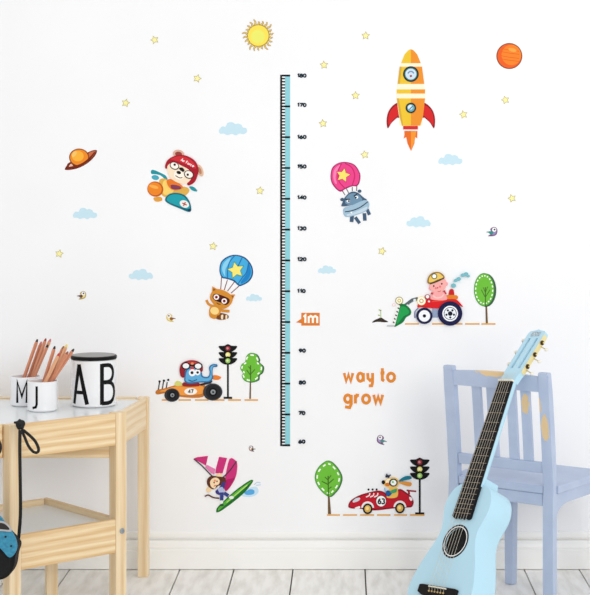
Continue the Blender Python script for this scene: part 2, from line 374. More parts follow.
s.part('hippo', [(HD, [stroke([(240,480),(234,535)], 28), stroke([(262,500),(295,545)], 24), stroke([(330,470),(334,525)], 26), stroke([(350,440),(368,482)], 24)]), (HD, [ell(166,368,16,12), ell(294,306,14,12)]),
   (HD, smooth([(172,420),(170,385),(190,345),(230,312),(275,315),(320,350),(340,380)])), (HB, smooth([(188,395),(200,345),(236,322),(276,326),(312,362),(300,390),(240,410)])),
   ((160,190,210), smooth([(172,460),(180,430),(240,410),(320,375),(358,380),(366,415),(340,455),(280,480),(210,498),(182,490)])), ((196,214,228), smooth([(200,478),(260,460),(350,420),(335,450),(275,474),(210,490)])),
   ((40,56,80), [stroke(smooth([(185,460),(240,450),(300,425),(355,385)], 5, False), 7)]), ((240,246,250), [ell(210,380,13,11), ell(272,352,13,11), [(222,462),(240,458),(238,474)]]), ((26,30,44), [ell(214,380,7), ell(266,354,7), stroke([(190,368),(222,366)], 8), stroke([(252,344),(276,326)], 8)])])

# --- digging tractor with pig
s = Sticker('pig_tractor_sticker', 'decal of a pink pig driving a red tractor with green loader bucket', 'wall sticker', 412, 268, 9.6, base=3)
NV = (24,24,70)
Z = lambda P: [((x/9.3+368-412)*9.6, (y/9.3)*9.6) for x, y in P]    # coordinates read off the loader's own crop
s.part('loader', [((92,104,108), [stroke(Z([(345,350),(410,300),(465,285)]), 34)]), ((225,232,232), [Z(ell(435,300,14)), Z(ell(370,352,14)), stroke(Z([(385,338),(425,312)]), 8)]),
   ((16,120,60), Z(smooth([(285,350),(345,340),(395,385),(398,430),(355,460),(330,500),(285,530),(240,535)], 4))), ((34,160,80), Z(smooth([(300,370),(345,362),(378,395),(375,425),(330,450),(290,500),(265,510)], 4))),
   ((240,240,236), Z([(262,345),(300,345),(250,535),(215,525)])), ((28,40,36), [stroke(Z([(238+i*11-6, 500-i*33),(252+i*11-6, 512-i*33)]), 12) for i in range(6)]), ((196,200,200), Z([(180,530),(250,530),(245,545),(172,545)])),
   ((150,140,60), Z(ell(290,303,36))), ((250,246,226), Z(ell(290,303,30))), ((214,190,80), Z(ell(290,303,17))), ((255,252,236), Z(ell(290,303,8))), ((240,214,220), [Z(ell(240,343,18,15))]), ((250,246,226), Z(ell(240,343,9)))])
s.part('tractor', [((150,166,196), [(195,370),(250,370),(250,475),(195,475)]), ((120,130,170), [stroke(smooth([(28,480),(28,420),(60,385)], 4, False), 10)]), ((200,28,36), smooth([(355,265),(358,215),(380,200),(400,215),(402,265)], 3)), ((228,130,40), smooth([(325,262),(430,262),(430,300),(330,300)], 3)),
   ((222,30,36), smooth([(55,378),(60,345),(110,318),(180,300),(320,298),(420,300),(470,345),(485,372),(400,330),(320,330),(262,385),(180,385),(100,375)], 3)), ((240,80,60), [stroke([(190,322),(300,312)], 8)]),
   ((244,214,120), ell(90,315,42)), ((255,252,240), ell(90,315,38)), ((214,170,80), ell(90,315,22)), ((255,252,240), ell(90,315,12)), ((150,40,60), ell(148,278,26)), ((250,240,236), ell(148,274,17)), ((210,40,50), ell(162,318,22,24)), ((255,240,236), ell(162,320,9))])
s.part('pig', [((248,170,170), smooth([(185,300),(190,245),(230,225),(290,225),(320,250),(328,305)], 4)), ((255,205,196), [stroke(smooth([(200,262),(230,285),(280,278),(305,250)], 4, False), 12)]), ((244,150,160), [ell(182,190,18,24,20), ell(322,150,20,22,-20)]), ((248,176,170), smooth([(168,170),(190,120),(240,95),(300,95),(330,130),(325,180),(290,225),(235,235),(190,215)], 4)),
   ((236,120,130), [ell(228,192,11), ell(268,178,11)]), ((190,60,80), [ell(246,188,5,9)]), ((40,26,30), [ell(208,172,7,9), ell(285,150,7,9)]), ((200,70,80), [stroke(smooth([(245,222),(262,226),(276,216)], 3, False), 5)]), ((200,50,60), [ell(192,243,12,10), stroke([(308,215),(326,250)], 14)])])
s.part('hard_hat', [((150,110,40), smooth([(148,140),(160,80),(200,45),(255,38),(295,60),(312,95),(250,120),(185,150)], 4)), ((238,200,100), smooth([(160,130),(170,85),(205,55),(252,48),(285,68),(298,92),(245,110),(190,135)], 4)), ((70,66,40), [stroke(smooth([(172,150),(235,128),(305,95)], 4, False), 14)]), ((90,100,70), ell(213,78,28)), ((255,255,250), ell(213,78,19))])
def wheel(x, y, r, rim, hole, spokes=0):
    L = [(NV, ell(x, y, r)), ((246,248,252), ell(x, y, rim))]
    if spokes:
        L += [((24,24,60), ell(x, y, rim*.82)), ((240,244,250), ell(x, y, rim*.74)), ((24,24,50), [ell(x+rim*.5*math.cos(a), y+rim*.5*math.sin(a), rim*.14) for a in [k*2*PI/5+.3 for k in range(5)]])]
    return L+[((20,20,40), ell(x, y, hole))]
s.part('wheel', wheel(118,458,78,55,16), 'small front wheel')
s.part('wheel', wheel(365,435,117,75,22,1), 'large rear wheel')
s.part('smoke', [((120,186,196), [ell(398,168,24,20), ell(420,118,22,14,-20), ell(448,104,20,18), ell(490,68,24,16), ell(520,58,20,18), ell(538,76,16,12)])])
single('dirt_mound_sticker', 'decal of a little heap of dark soil with a sprout left of the green bucket', 'wall sticker',
    [((54,44,36), smooth([(38,508),(60,485),(95,470),(122,460),(150,478),(188,500),(150,505),(90,500)], 3)), ((170,190,120), [stroke([(120,465),(118,400)], 7), ell(110,392,12,7,30), ell(102,440,12,6,20)]), ((120,110,60), ell(120,395,5))], 368, 268, 9.3)

# --- trees
def leaf_tree(name, label, ox, oy, sc, crown, light, stitch, trunk, veins, shade=(58,92,66)):
    s = Sticker(name, label, 'wall sticker', ox, oy, sc, group='tree decals', base=3)
    s.part('trunk', [((110,84,50), trunk)])
    cx = sum(p[0] for p in crown)/len(crown); cy = sum(p[1] for p in crown)/len(crown)
    s.part('crown', [(shade, [(x+light, y+light*.3) for x, y in crown]), ((72,150,60), crown), ((110,190,60), [(cx+(x-cx)*.93, cy+(y-cy)*.95) for x, y in crown]), ((250,255,240), stitch), ((70,110,40), veins)])
    return s
def stitches(crown, k, w, every=3):
    cx = sum(p[0] for p in crown)/len(crown); cy = sum(p[1] for p in crown)/len(crown)
    q = [(cx+(x-cx)*k, cy+(y-cy)*k) for x, y in crown]; n = len(q)
    return [stroke([q[i], q[(i+1) % n]]+([q[(i+2) % n]] if every > 2 else []), w) for i in range(0, n-1, every+(1 if every > 2 else 0))]
cr = ell(502,125,43,70,0,40)
leaf_tree('tree_sticker', 'oval green tree decal with white stitching, right of the pig tractor', 365, 260, 4.214, cr, 8, stitches(cr,.84,5,2), [(506,120),(511,120),(518,270),(509,270)], [stroke([(508,196),(507,115)], 4), stroke([(508,155),(527,125)], 3), stroke([(508,160),(490,125)], 3), stroke([(508,135),(517,112)], 2.5), stroke([(508,140),(498,115)], 2.5)])
cr = smooth([(300,110),(350,120),(375,165),(372,190),(408,225),(400,275),(372,300),(365,340),(300,360),(250,345),(228,305),(238,280),(216,245),(228,205),(258,185),(265,140)], 3)
leaf_tree('tree_sticker', 'bumpy round green tree decal beside the traffic light and blue elephant car', 215, 340, 8.51, cr, 10, stitches(cr,.86,12,3), [(299,270),(308,270),(306,500),(292,500)], [stroke([(303,355),(303,215)], 9), stroke([(303,300),(270,255)], 7), stroke([(303,290),(340,250)], 7), stroke([(303,250),(285,225)], 6)])
cr = smooth([(148,50),(200,80),(250,145),(272,210),(250,290),(205,350),(160,382),(105,350),(50,285),(25,215),(40,140),(90,80)], 4)
leaf_tree('tree_sticker', 'leaf shaped green tree decal left of the red race car', 312, 455, 9.15, cr, 8, stitches(cr,.82,13,3), [(145,360),(160,360),(175,540),(146,540)], [stroke([(150,378),(148,190)], 11), stroke([(150,262),(200,218)], 9), stroke([(150,270),(90,240)], 9), stroke([(148,222),(175,185)], 8), stroke([(148,230),(118,200)], 8), stroke([(150,310),(180,290)], 8)])

# --- traffic lights
def traffic_light(label, ox, oy, sc, cx, tops, w, pole, base):
    s = Sticker('traffic_light_sticker', label, 'wall sticker', ox, oy, sc, group='traffic light decals', base=3)
    s.part('pole', [((16,16,18), stroke([(cx, tops[0]), (cx, pole)], w*.2)), ((20,20,22), stroke([(cx-base, pole), (cx+base, pole)], w*.22))])
    for (y, cc, c2) in zip(tops, ((150,44,54), (236,226,130), (150,200,100)), ((200,140,140), (252,248,200), (220,236,170))):
        s.part('lamp', [((18,18,20), smooth([(cx-w, y-w*.25),(cx-w*.4, y-w*.3),(cx, y-w*.48),(cx+w*.4, y-w*.3),(cx+w, y-w*.25),(cx+w*.8, y+w*.12),(cx+w*.42, y+w*.36),(cx, y+w*.42),(cx-w*.42, y+w*.36),(cx-w*.8, y+w*.12)], 4)), (cc, ell(cx, y, w*.27)), (c2, ell(cx-w*.04, y-w*.02, w*.13))])
traffic_light('black traffic light decal between the elephant car and bumpy tree', 215, 340, 8.51, 110, (72,125,176), 78, 492, 36)
traffic_light('black traffic light decal behind the red race car, lower right', 405, 455, 9.16, 135, (66,130,188), 88, 535, 42)

# --- roads (rows of dashes)
def road(label, y, spans, w=1.5):
    s = Sticker('road_line_sticker', label, 'wall sticker', group='road line decals')
    for a, b in spans: s.part('dash', [((226,168,84), stroke([(a, y), (b, y)], w))])
road('row of orange road dashes under the pig tractor', 323.9, [(405,419),(432,447),(449,462.5),(465,479.5),(481.5,495.5)])
road('row of orange road dashes under the elephant race car', 400, [(161.8,174.4),(178.5,191),(195,208.5),(211.5,224.5),(228.3,241),(244.6,258)])
road('row of orange road dashes under the red race car', 515, [(327,340),(343,357),(360,374),(377,390.5),(394,407),(410,424.5)])

# --- elephant car
s = Sticker('elephant_car_sticker', 'decal of a blue elephant in a red helmet driving an orange race car number 47', 'wall sticker', 152, 355, 7.867, base=3)
s.part('car_body', [((70,70,72), [stroke([(48+i*30,285),(60+i*30,212)], 9) for i in range(3)]), ((250,250,250), [stroke([(58+i*30,288),(70+i*30,215)], 8) for i in range(3)]), ((24,24,26), [ell(60+i*34,208-i*6,9) for i in range(3)]),
   ((196,120,50), smooth([(28,300),(40,275),(100,262),(200,235),(300,240),(390,225),(420,250),(400,330),(230,330),(120,300),(50,310)], 4)), ((244,158,70), smooth([(60,285),(120,265),(200,245),(300,252),(390,240),(405,300),(240,315),(120,290)], 4)), ((214,214,120), smooth([(180,240),(190,205),(225,210),(240,240)], 3)),
   ((236,130,50), smooth([(478,190),(480,160),(520,162),(545,178),(520,195)], 3)), ((50,40,40), [stroke([(380,235),(460,215),(470,200)], 16)]), ((150,40,40), smooth([(250,215),(360,215),(370,245),(250,245)], 3)), ((250,246,240), ell(305,286,50,27)), ((40,30,30), text_polys('47', 286, 300, 30, 7))])
for x, y, r, n in ((158,315,60,'front wheel'), (478,290,76,'larger rear wheel')):
    s.part('wheel', [((60,60,64), ell(x, y, r, r*.88)), ((36,36,40), ell(x+5, y, r*.8, r*.76)), ((16,16,20), ell(x+3, y, r*.45)), ((150,156,160), ell(x+3, y, r*.26)), ((60,64,70), ell(x+4, y+1, r*.13))], n)
s.part('elephant', [((52,110,160), smooth([(255,180),(270,110),(330,95),(385,120),(400,165),(440,170),(455,140),(450,95),(475,72),(512,74),(512,92),(482,98),(476,150),(482,180),(450,212),(380,215),(300,225),(262,212)], 4)), ((100,176,222), smooth([(264,180),(280,118),(330,103),(376,124),(392,172),(442,180),(462,145),(460,98),(480,80),(505,82),(478,92),(470,150),(472,178),(445,203),(380,206),(300,214),(270,205)], 4)), ((214,60,60), ell(318,118,18,24)),
   ((250,252,255), [ell(318,138,27,28), ell(360,134,22,24)]), ((30,24,30), [ell(316,138,12), ell(360,136,10)]), ((24,60,110), [stroke(smooth([(288,195),(320,205),(355,190)], 4, False), 6)])])
s.part('helmet', [((150,36,46), smooth([(225,160),(218,110),(235,65),(290,42),(350,45),(395,75),(400,120),(385,130),(370,100),(330,90),(285,95),(262,120),(258,170),(240,175)], 4)), ((196,60,60), smooth([(262,62),(300,50),(350,54),(380,74),(330,66)], 4)), ((36,30,34), [ell(268,84,34,28), ell(364,86,34,28), stroke([(290,80),(345,80)], 14)]), ((246,248,250), [ell(268,84,25,20), ell(364,86,25,20)]), ((236,140,90), ell(318,66,12,10))])

# --- dog car
s = Sticker('dog_car_sticker', 'decal of a dog with goggles driving a red race car number 63', 'wall sticker', 345, 470, 7.867, base=3)
CRD = (196,24,44)
s.part('car_body', [((150,20,36), [stroke([(485,160),(560,168)], 12), stroke([(500,160),(505,190)], 14)]), ((140,16,34), smooth([(25,285),(45,240),(110,200),(180,178),(260,162),(310,175),(340,205),(400,212),(410,160),(440,150),(480,175),(520,205),(540,250),(525,290),(480,295),(400,300),(230,318),(120,305),(50,302)], 4)), (CRD, smooth([(36,280),(55,245),(115,210),(180,188),(260,172),(305,184),(335,214),(405,220),(420,168),(440,162),(475,185),(510,212),(528,250),(515,280),(400,290),(230,305),(120,295),(55,292)], 4)),
   ((210,214,222), smooth([(60,245),(85,222),(118,218),(110,240),(70,255)], 3)), ((245,240,240), smooth([(75,298),(115,284),(118,300),(95,305)], 3)), ((30,26,28), [ell(185+i*32,153,8) for i in range(3)]), ((248,230,230), [stroke(smooth([(195+i*32,180),(190+i*32,200),(165+i*32,212)], 3, False), 9) for i in range(3)]),
   ((246,240,240), smooth([(505,210),(528,220),(528,240),(512,238)], 3)), ((30,26,30), ell(284,244,42,46)), ((252,250,248), ell(284,244,38,42)), ((24,22,26), text_polys('63', 258, 266, 44, 11, adv=.66))])
for x, y, n in ((178,304,'front wheel'), (432,298,'rear wheel')):
    s.part('wheel', [((240,236,236), ell(x, y-8, 50, 50, 0, 24, 180, 360)), ((26,24,26), ell(x, y, 38, 42)), ((226,180,90), ell(x, y, 25, 28)), ((250,220,140), ell(x-3, y-4, 13, 15))], n)
s.part('dog', [((242,190,90), smooth([(330,215),(345,170),(350,140),(390,130),(415,150),(408,212)], 4)), ((240,196,110), smooth([(300,95),(345,62),(400,60),(425,95),(410,132),(350,138),(315,125)], 4)), ((255,240,200), ell(345,88,26,22)), ((214,120,40), ell(335,112,20,14)), ((24,22,26), ell(302,95,14,15)),
   ((24,120,140), smooth([(428,78),(470,50),(515,48),(520,68),(470,80),(430,88)], 4)), ((224,150,70), smooth([(430,90),(480,92),(522,100),(515,125),(470,118),(428,100)], 4)), ((40,50,70), [stroke([(325,30),(345,60)], 8), stroke([(358,36),(340,58)], 8), ell(333,48,16,10)]),
   ((36,44,60), ell(380,97,34,31)), ((255,255,250), ell(381,97,23,22)), ((150,210,150), ell(376,92,10)), ((26,90,150), smooth([(320,170),(345,160),(370,180),(345,205),(325,195)], 3)), ((60,160,110), smooth([(352,165),(405,145),(402,172),(370,180)], 3)), ((150,190,220), [stroke([(312,140),(318,175)], 8)])])

# --- monkey
s = Sticker('windsurfer_monkey_sticker', 'decal of a monkey windsurfing on a green board with a magenta sail', 'wall sticker', 190, 450, 8.194)
MG = (206,52,122)
s.part('splash', [((200,228,246), smooth([(420,370),(470,320),(540,300),(562,340),(530,375),(470,385)], 4)), ((90,170,226), smooth([(445,350),(490,322),(525,330),(522,360),(470,368)], 4)), ((190,214,236), [stroke(smooth([(525,285),(550,265),(578,270)], 3, False), 7), stroke([(540,290),(580,285)], 6)])])
s.part('surfboard', [((30,110,40), smooth([(215,505),(225,470),(290,405),(380,325),(480,255),(512,245),(512,265),(450,345),(350,430),(260,495),(225,510)], 4)), ((90,180,60), smooth([(228,495),(240,468),(300,408),(390,330),(490,262),(500,262),(400,355),(300,440),(245,488)], 4)), ((180,220,110), [stroke([(300,430),(470,285)], 9)]), ((34,120,44), [stroke([(260,480),(440,330)], 8)])])
s.part('sail', [(MG, [(30,70),(60,58),(150,48),(135,130)]), ((250,246,250), [(148,50),(238,55),(208,165),(132,125)]), ((232,130,180), [(140,120),(208,155),(200,200),(172,188),(125,140)]), (MG, [(238,55),(304,66),(272,190),(208,190),(215,140)]), ((250,225,235), [(304,66),(324,70),(292,215),(268,190)]), (MG, smooth([(324,72),(376,88),(388,130),(378,210),(345,280),(300,335),(282,310),(290,215)], 3)), ((180,30,100), smooth([(290,250),(350,230),(372,225),(345,280),(300,335),(284,312)], 3)),
   ((70,56,66), [stroke([(32,72),(100,130),(180,212)], 9), stroke([(382,92),(330,165),(270,225)], 9)])])
s.part('monkey', [((94,54,34), [stroke(smooth([(122,380),(150,368),(190,388),(240,395)], 4, False), 10)]), ((246,214,170), [ell(155,325,22,22), ell(240,212,24,24)]), ((94,50,34), smooth([(140,275),(145,235),(175,212),(220,215),(285,225),(292,265),(262,290),(235,290),(200,320),(165,310)], 4)), ((252,222,180), smooth([(165,260),(185,232),(220,225),(245,250),(235,280),(215,290),(205,315),(175,300)], 4)), ((240,150,120), ell(205,250,9)), ((60,30,26), [ell(198,265,5,7), ell(222,255,5,7)]), ((200,80,60), [stroke([(196,296),(212,286)], 6)]),
   ((64,60,130), smooth([(210,335),(240,310),(270,260),(290,270),(275,330),(250,365),(220,358)], 4)), ((180,190,226), smooth([(230,320),(262,300),(280,330),(250,352)], 3)), ((56,70,140), [stroke([(262,345),(260,410)], 28), stroke([(280,350),(315,375)], 26)]), ((240,246,240), [ell(340,388,20,12), ell(258,425,14,14)]), ((40,90,50), ell(262,450,16,8))])

# --- birds
def bird(label, x, y, k, f, c1, c2, c3, rot=0):
    def t(P):
        c, s_ = math.cos(math.radians(rot)), math.sin(math.radians(rot)); out = []
        for a, b in P:
            a *= k*f; b *= k; out.append((x+a*c-b*s_, y+a*s_+b*c))
        return out
    s = Sticker('bird_sticker', label, 'wall sticker', group='bird decals')
    s.part('body', [(c1, t(smooth([(-1,-4.6),(2,-5),(4,-3),(4.3,0),(3.3,2.6),(.8,4),(-2.5,4.6),(-4.6,4.4),(-2.6,2.6),(-1.8,0),(-3,-2.5)], 4))), (c2, t(smooth([(-1,-3),(2,-3.2),(3.2,-1),(2.6,1.6),(0,2.8),(-1.2,1)], 3)))])
    s.part('wing', [(c3, t(smooth([(-7,.6),(-3.4,-.4),(-.5,-.8),(.2,1.6),(-2.4,2.6),(-4,1.2)], 3)))])
    s.part('eye', [((252,248,250), t(ell(1,-2.4,2.1))), ((24,20,24), t(ell(1.3,-2.6,.9)))])
bird('small purple and teal bird decal facing right, under the orange planet and its lower star', 493, 232, 1.0, 1, (120,90,130), (150,140,190), (50,140,130), 5)
bird('small purple bird decal facing left, under the orange lettering', 380.8, 440, .95, -1, (120,84,120), (170,150,196), (90,140,140), 10)
bird('tiny brown and yellow bird decal facing right, left wall above the table', 82.5, 295.5, .85, 1, (180,160,90), (240,222,150), (104,72,60), 0)
bird('tiny yellow and brown bird decal facing left, between table and raccoon', 170, 318, .85, -1, (216,196,120), (246,226,160), (146,90,40), 0)
bird('tiny grey and tan bird decal above the windsurfing monkey', 251.5, 448.7, .62, -1, (120,104,112), (236,206,180), (96,80,64), 0)

# --- height ruler
s = Sticker('height_ruler_sticker', 'tall teal and black height chart ruler decal numbered 60 to 180', 'growth chart')
Y180, Y60 = 75.6, 445.2
s.part('scale_band', [((248,250,250), [(281.5,Y180-.8),(290.3,Y180-.8),(290.3,Y60+.8),(281.5,Y60+.8)]), ((142,208,218), [(285,Y180-.6),(290.2,Y180-.6),(290.2,Y60+.6),(285,Y60+.6)])])
s.part('tick_marks', [((14,16,20), [[(280.2,Y180-.8),(282.1,Y180-.8),(282.1,Y60+.9),(280.2,Y60+.9)]] + [stroke([(282, Y180+(Y60-Y180)*i/120), (290.2 if i % 10 == 0 else 285.1, Y180+(Y60-Y180)*i/120)], 1.9 if i % 10 == 0 else 1.5) for i in range(121)])])
for i, (v, x, y) in enumerate([('180',301.3,75.6),('170',301.3,105),('160',301.3,137),('150',301.3,166.5),('140',301.3,197.5),('130',301.3,228.4),('120',301.3,259.2),('110',301.3,291),('90',302,350.6),('80',302,382.4),('70',301.5,413),('60',301.5,441.5)]):
    h = 3.5; n = len(v); wd = {3: 9.2, 2: 6.6}[n]; sp = 1.5
    s.part('numeral', [((18,40,52), text_polys(v, x-wd/2+.3, y+h/2, h, 1.3, spread=sp, adv=.66))])
s = Sticker('metre_flag_sticker', 'small orange flag decal reading 1m, right of the ruler', 'wall sticker')
s.part('flag', [((222,124,44), [(296,322.3),(301.3,318.6),(301.3,312.8),(319.7,312.8),(319.7,325.6),(301.3,325.6),(301.3,323.2)])])
s.part('lettering', [((255,250,238), text_polys('1', 302.6, 323.4, 8.6, 2.2) + text_polys('m', 308, 323.4, 12, 2.1, spread=1.2))])
s = Sticker('word_sticker', 'orange lettering decal way to grow', 'wall sticker')
for ch, x, sp, base in (('w',343.9,.96,382),('a',357.1,.78,382),('y',367.4,.64,382),('t',380.3,.62,382),('o',386.8,.94,382),('g',344,.90,403.8),('r',354.6,.7,403.8),('o',361.9,.94,403.8),('w',373.5,.98,403.8)):
    s.part('letter', [((226,138,50), text_polys(ch, x, base, 15, 2.9, spread=sp))])

# ------------------------------------------------------------------ room
def struct(o): o['kind'] = 'structure'; return o
wall_m = noise_mat('white_wall_paint', (246,246,248), (249,249,250), 3, rough=.75, bump=.05)
base_m = noise_mat('white_gloss_trim', (247,246,243), (250,249,246), 4, rough=.4)
floor_m = noise_mat('whitewashed_boards', (228,225,219), (249,247,243), 5, (7,1.2,1), rough=.55, bump=.15, detail=9, lo=.32, hi=.6)
bm = box_bm(6.0, .12, 3.2, 0); struct(link('wall_back', mesh(bm, wall_m), None, Matrix.Translation((0, .06, 1.6))))
bm = box_bm(6.0, 6.4, .1, 0); struct(link('floor', mesh(bm, mat((92,84,76), .9)), None, Matrix.Translation((0, -3.14, -.052-.012))))
joints = [-3.0]
known = [(p-345)/307.0 for p in (-40, 15, 70, 125, 180, 234, 293, 365, 445, 524, 579, 636)]
x = known[0]
pre = []
while x > -2.9: x -= .19; pre.append(x)
joints = sorted(pre)+known
x = joints[-1]
while x < 2.9: x += .19; joints.append(x)
bm = bmesh.new()
for a, b in zip(joints, joints[1:]):
    y1 = -.0
    r = bmesh.ops.create_cube(bm, size=1)['verts']
    bmesh.ops.scale(bm, vec=(b-a-.0045, 6.3, .012), verts=r)
    bmesh.ops.translate(bm, vec=((a+b)/2, -3.12+.0, -.006), verts=r)
struct(link('floor_boards', mesh(bm, floor_m), None, Matrix.Identity(4))).name = 'floor'
prof = [(y*1.4, max(z*.93, .002)) for y, z in [(0,.1290),(-.004,.128),(-.007,.124),(-.0075,.109),(-.001,.107),(-.001,.101),(-.011,.099),(-.015,.090),(-.017,.078),(-.016,.070),(-.0185,.066),(-.0185,.002),(0,.002)]]
bm = bmesh.new()
A = [bm.verts.new((-3, y, z)) for y, z in prof]; B = [bm.verts.new((3, y, z)) for y, z in prof]
n = len(A)
for i in range(n): bm.faces.new((A[i], A[(i+1) % n], B[(i+1) % n], B[i]))
bm.faces.new(A); bm.faces.new(B[::-1])
struct(link('baseboard_back', mesh(bm, base_m), None, Matrix.Identity(4)))

# ------------------------------------------------------------------ pine table
TB = root('pine_table', 'light pine table with white top and low tray shelf at the left', 'table', Vector((-.80,-.40,0)))
A_, B_, C_ = Vector((-.948,-.671,0)), Vector((-.680,-.437,0)), Vector((-.645,-.107,0))
K_ = Vector((-.945,-.139,0)); ab = (B_-A_).normalized(); nn = Vector((-ab.y, ab.x, 0))   # nn points into the table
L_ = A_+(K_-B_)
ZT = .573
def zz(v, z): return Vector((v.x, v.y, z))
def post(p, w, z0, z1, rot, name='leg', m=2):
    R = Matrix.Rotation(rot, 4, 'Z') @ Matrix.Rotation(-PI/2, 4, 'Y'); R.translation = (p.x, p.y, (z0+z1)/2)
    return link(name, mesh(box_bm(z1-z0, w, w, .002), PINE[m]), TB, R)
ang = math.atan2(ab.y, ab.x)
la = post(A_, .038, 0, ZT, ang); lb = post(B_, .038, 0, ZT, ang); lc = post(C_, .034, 0, ZT, 0)
post(Vector((-.896,-.345,0)), .034, 0, .158, ang*.5)
BL = Vector((-1.42,-.107,0)); AL = Vector((-1.42,-.671,0))
post(BL, .034, 0, ZT, 0); post(AL, .034, 0, ZT, 0)
beam('front_rail', zz(A_+ab*.0192, .5245), zz(B_-ab*.0192, .5245), .018, .096, PINE[1], TB).location += (-nn*.009)
o = beam('side_rail', zz(Vector((B_.x+.006, B_.y+.024, 0)), .5225), zz(Vector((C_.x+.003, C_.y-.0172, 0)), .5225), .017, .097, PINE[0], TB)
beam('back_rail', zz(Vector((-1.42+.0172,-.100,0)), .5275), zz(Vector((-.6672,-.100,0)), .5275), .018, .088, PINE[0], TB)
beam('cross_rail', Vector((-1.13,-.425,.4535)), Vector((-.695,-.425,.4535)), .018, .037, PINE[1], TB)
beam('left_front_rail', zz(Vector((-1.42+.0172,-.671,0)), .5245), zz(Vector((-.975,-.671,0)), .5245), .018, .096, PINE[1], TB)
# top: white board inside the rails
topm = mat((236,239,240), .25)
o_in = nn*.004
outl = [(A_.x+nn.x*.004, A_.y+nn.y*.004), (B_.x-.004+nn.x*.004, B_.y+nn.y*.004), (B_.x-.003, B_.y+.02), (C_.x-.006, C_.y-.0172), (C_.x-.0172, -.109), (-1.40,-.109), (-1.40,-.662), (A_.x-.02, -.662)]
# pull the front corners clear of the posts
outl[0] = (A_.x+ab.x*.02+nn.x*.002, A_.y+ab.y*.02+nn.y*.002); outl[1] = (B_.x-ab.x*.02+nn.x*.002, B_.y-ab.y*.02+nn.y*.002)
outl.insert(2, (B_.x-ab.x*.02+nn.x*.02, B_.y-ab.y*.02+nn.y*.02)); outl[3] = (B_.x-.004, B_.y+.028)
bm = prism(outl, lambda a, b: Vector((a, b, .553)), lambda a, b: Vector((a, b, .566)))
link('tabletop', mesh(bm, topm), TB, Matrix.Identity(4))
# low tray
def tray_rail(p, q, z0, z1, off, name='tray_rail', t=.016):
    return beam(name, zz(p, (z0+z1)/2), zz(q, (z0+z1)/2), t, z1-z0, PINE[1] if name != 'tray_edge' else PINE[2], TB)
zs0, zs1 = .157, .257
kn = (K_-B_).normalized()
tray_rail(A_+ab*.0192-nn*.010, B_-ab*.0192-nn*.010, zs0, zs1, 0)
tray_rail(B_+kn*.020-ab*.005, K_+kn*.008-ab*.005, zs0+.055, zs1, 0, 'tray_edge', .013)
tray_rail(K_-ab*.018, L_+ab*.005, zs0+.055, zs1, 0, 'tray_edge', .013)
tray_rail(L_+ab*.005-kn*.006, A_+kn*.022+ab*.005, zs0+.055, zs1, 0, 'tray_edge', .013)
bi = lambda p, u, v: (p.x+ab.x*u+kn.x*v, p.y+ab.y*u+kn.y*v)
outl = [bi(A_, .022, -.001), bi(B_, -.022, -.001), bi(B_, -.022, .020), bi(B_, -.012, .022), bi(K_, -.012, -.002), bi(L_, .012, -.002), bi(A_, .014, .022), bi(A_, .022, .020)]
bm = prism(outl, lambda a, b: Vector((a, b, .225)), lambda a, b: Vector((a, b, .238)))
link('tray_base', mesh(bm, topm), TB, Matrix.Identity(4))
# bolt on the right post
fm = Matrix((ab, -nn, Vector((0,0,1)))).transposed()
bolt = lathe([(0,.0),(.0075,.0),(.0085,.002),(.0075,.004),(.0045,.0046),(.004,.0025),(0,.0025)], 20)
R = Matrix((ab, Vector((0,0,1)), -nn)).transposed().to_4x4(); R.translation = B_-nn*.019+ab*.002+Vector((0,0,.220))
link('bolt', mesh(bolt, mat((170,180,190), .3, 1.0), True), TB, R)

# ------------------------------------------------------------------ mugs, jar, pencils
def wrap_letter(name, parent, polys, rgb, cx, cz, R, org, facing):
    """polys in metres (u along the arc, v up) wrapped on a cylinder of radius R"""
    bm = bmesh.new()
    for k, P in [(k_, q_) for k_, p_ in enumerate(polys) for q_ in flat(p_)]:
        b2 = bmesh.new()
        vs = [b2.verts.new((u, 0, v)) for u, v in P]; f = b2.faces.new(vs); f.normal_update()
        bmesh.ops.triangulate(b2, faces=[f])
        lo = min(u for u, v in P); hi = max(u for u, v in P); x = lo+.003
        while x < hi:
            bmesh.ops.bisect_plane(b2, geom=b2.verts[:]+b2.edges[:]+b2.faces[:], plane_co=(x, 0, 0), plane_no=(1, 0, 0)); x += .003
        ext = bmesh.ops.extrude_face_region(b2, geom=b2.faces[:])
        for v in [g for g in ext['geom'] if isinstance(g, bmesh.types.BMVert)]: v.co.y = 1
        for v in b2.verts:
            r = R+(.0001 if v.co.y < .5 else .0006+.00004*k); a = facing+(v.co.x+cx)/R
            v.co = Vector((r*math.sin(a), -r*math.cos(a), v.co.z+cz))
        me = bpy.data.meshes.new('t'); b2.to_mesh(me); b2.free(); bm.from_mesh(me); bpy.data.meshes.remove(me)
    return link(name, mesh(bm, mat(rgb, .46)), parent)
def mug(label, px, yb, d, letter, lx, lw, facing):
    base = W3(px, 0, d); base.z = .5665; r = .0455; h = .091
    t = root('letter_mug', label, 'mug', base, 'white letter mugs')
    bm = lathe([(0,.0),(r-.006,.0),(r-.0045,.001),(r,.005),(r,h-.0012),(r-.0015,h),(r-.003,h-.0012),(r-.0038,.006),(0,.006)], 64)
    link('cup', mesh(bm, WHITE_GLAZE, True), t)
    wrap_letter('letter', t, letter, (16,16,18), lx, .013, r, None, facing)
    return t, base
mw = .0078
M_pol = [stroke([(0,0),(0,.066),(.015,.02),(.030,.066),(.030,0)], mw)]
J_pol = [stroke([(.010,.066),(.010,.012),(.007,.003),(-.004,.0)], mw*.92)]
m1, b1 = mug('white ceramic mug with black letter M holding pencils, behind the J mug', 25.3, 0, 4.955, M_pol, -.0255, 0, math.radians(11.3))
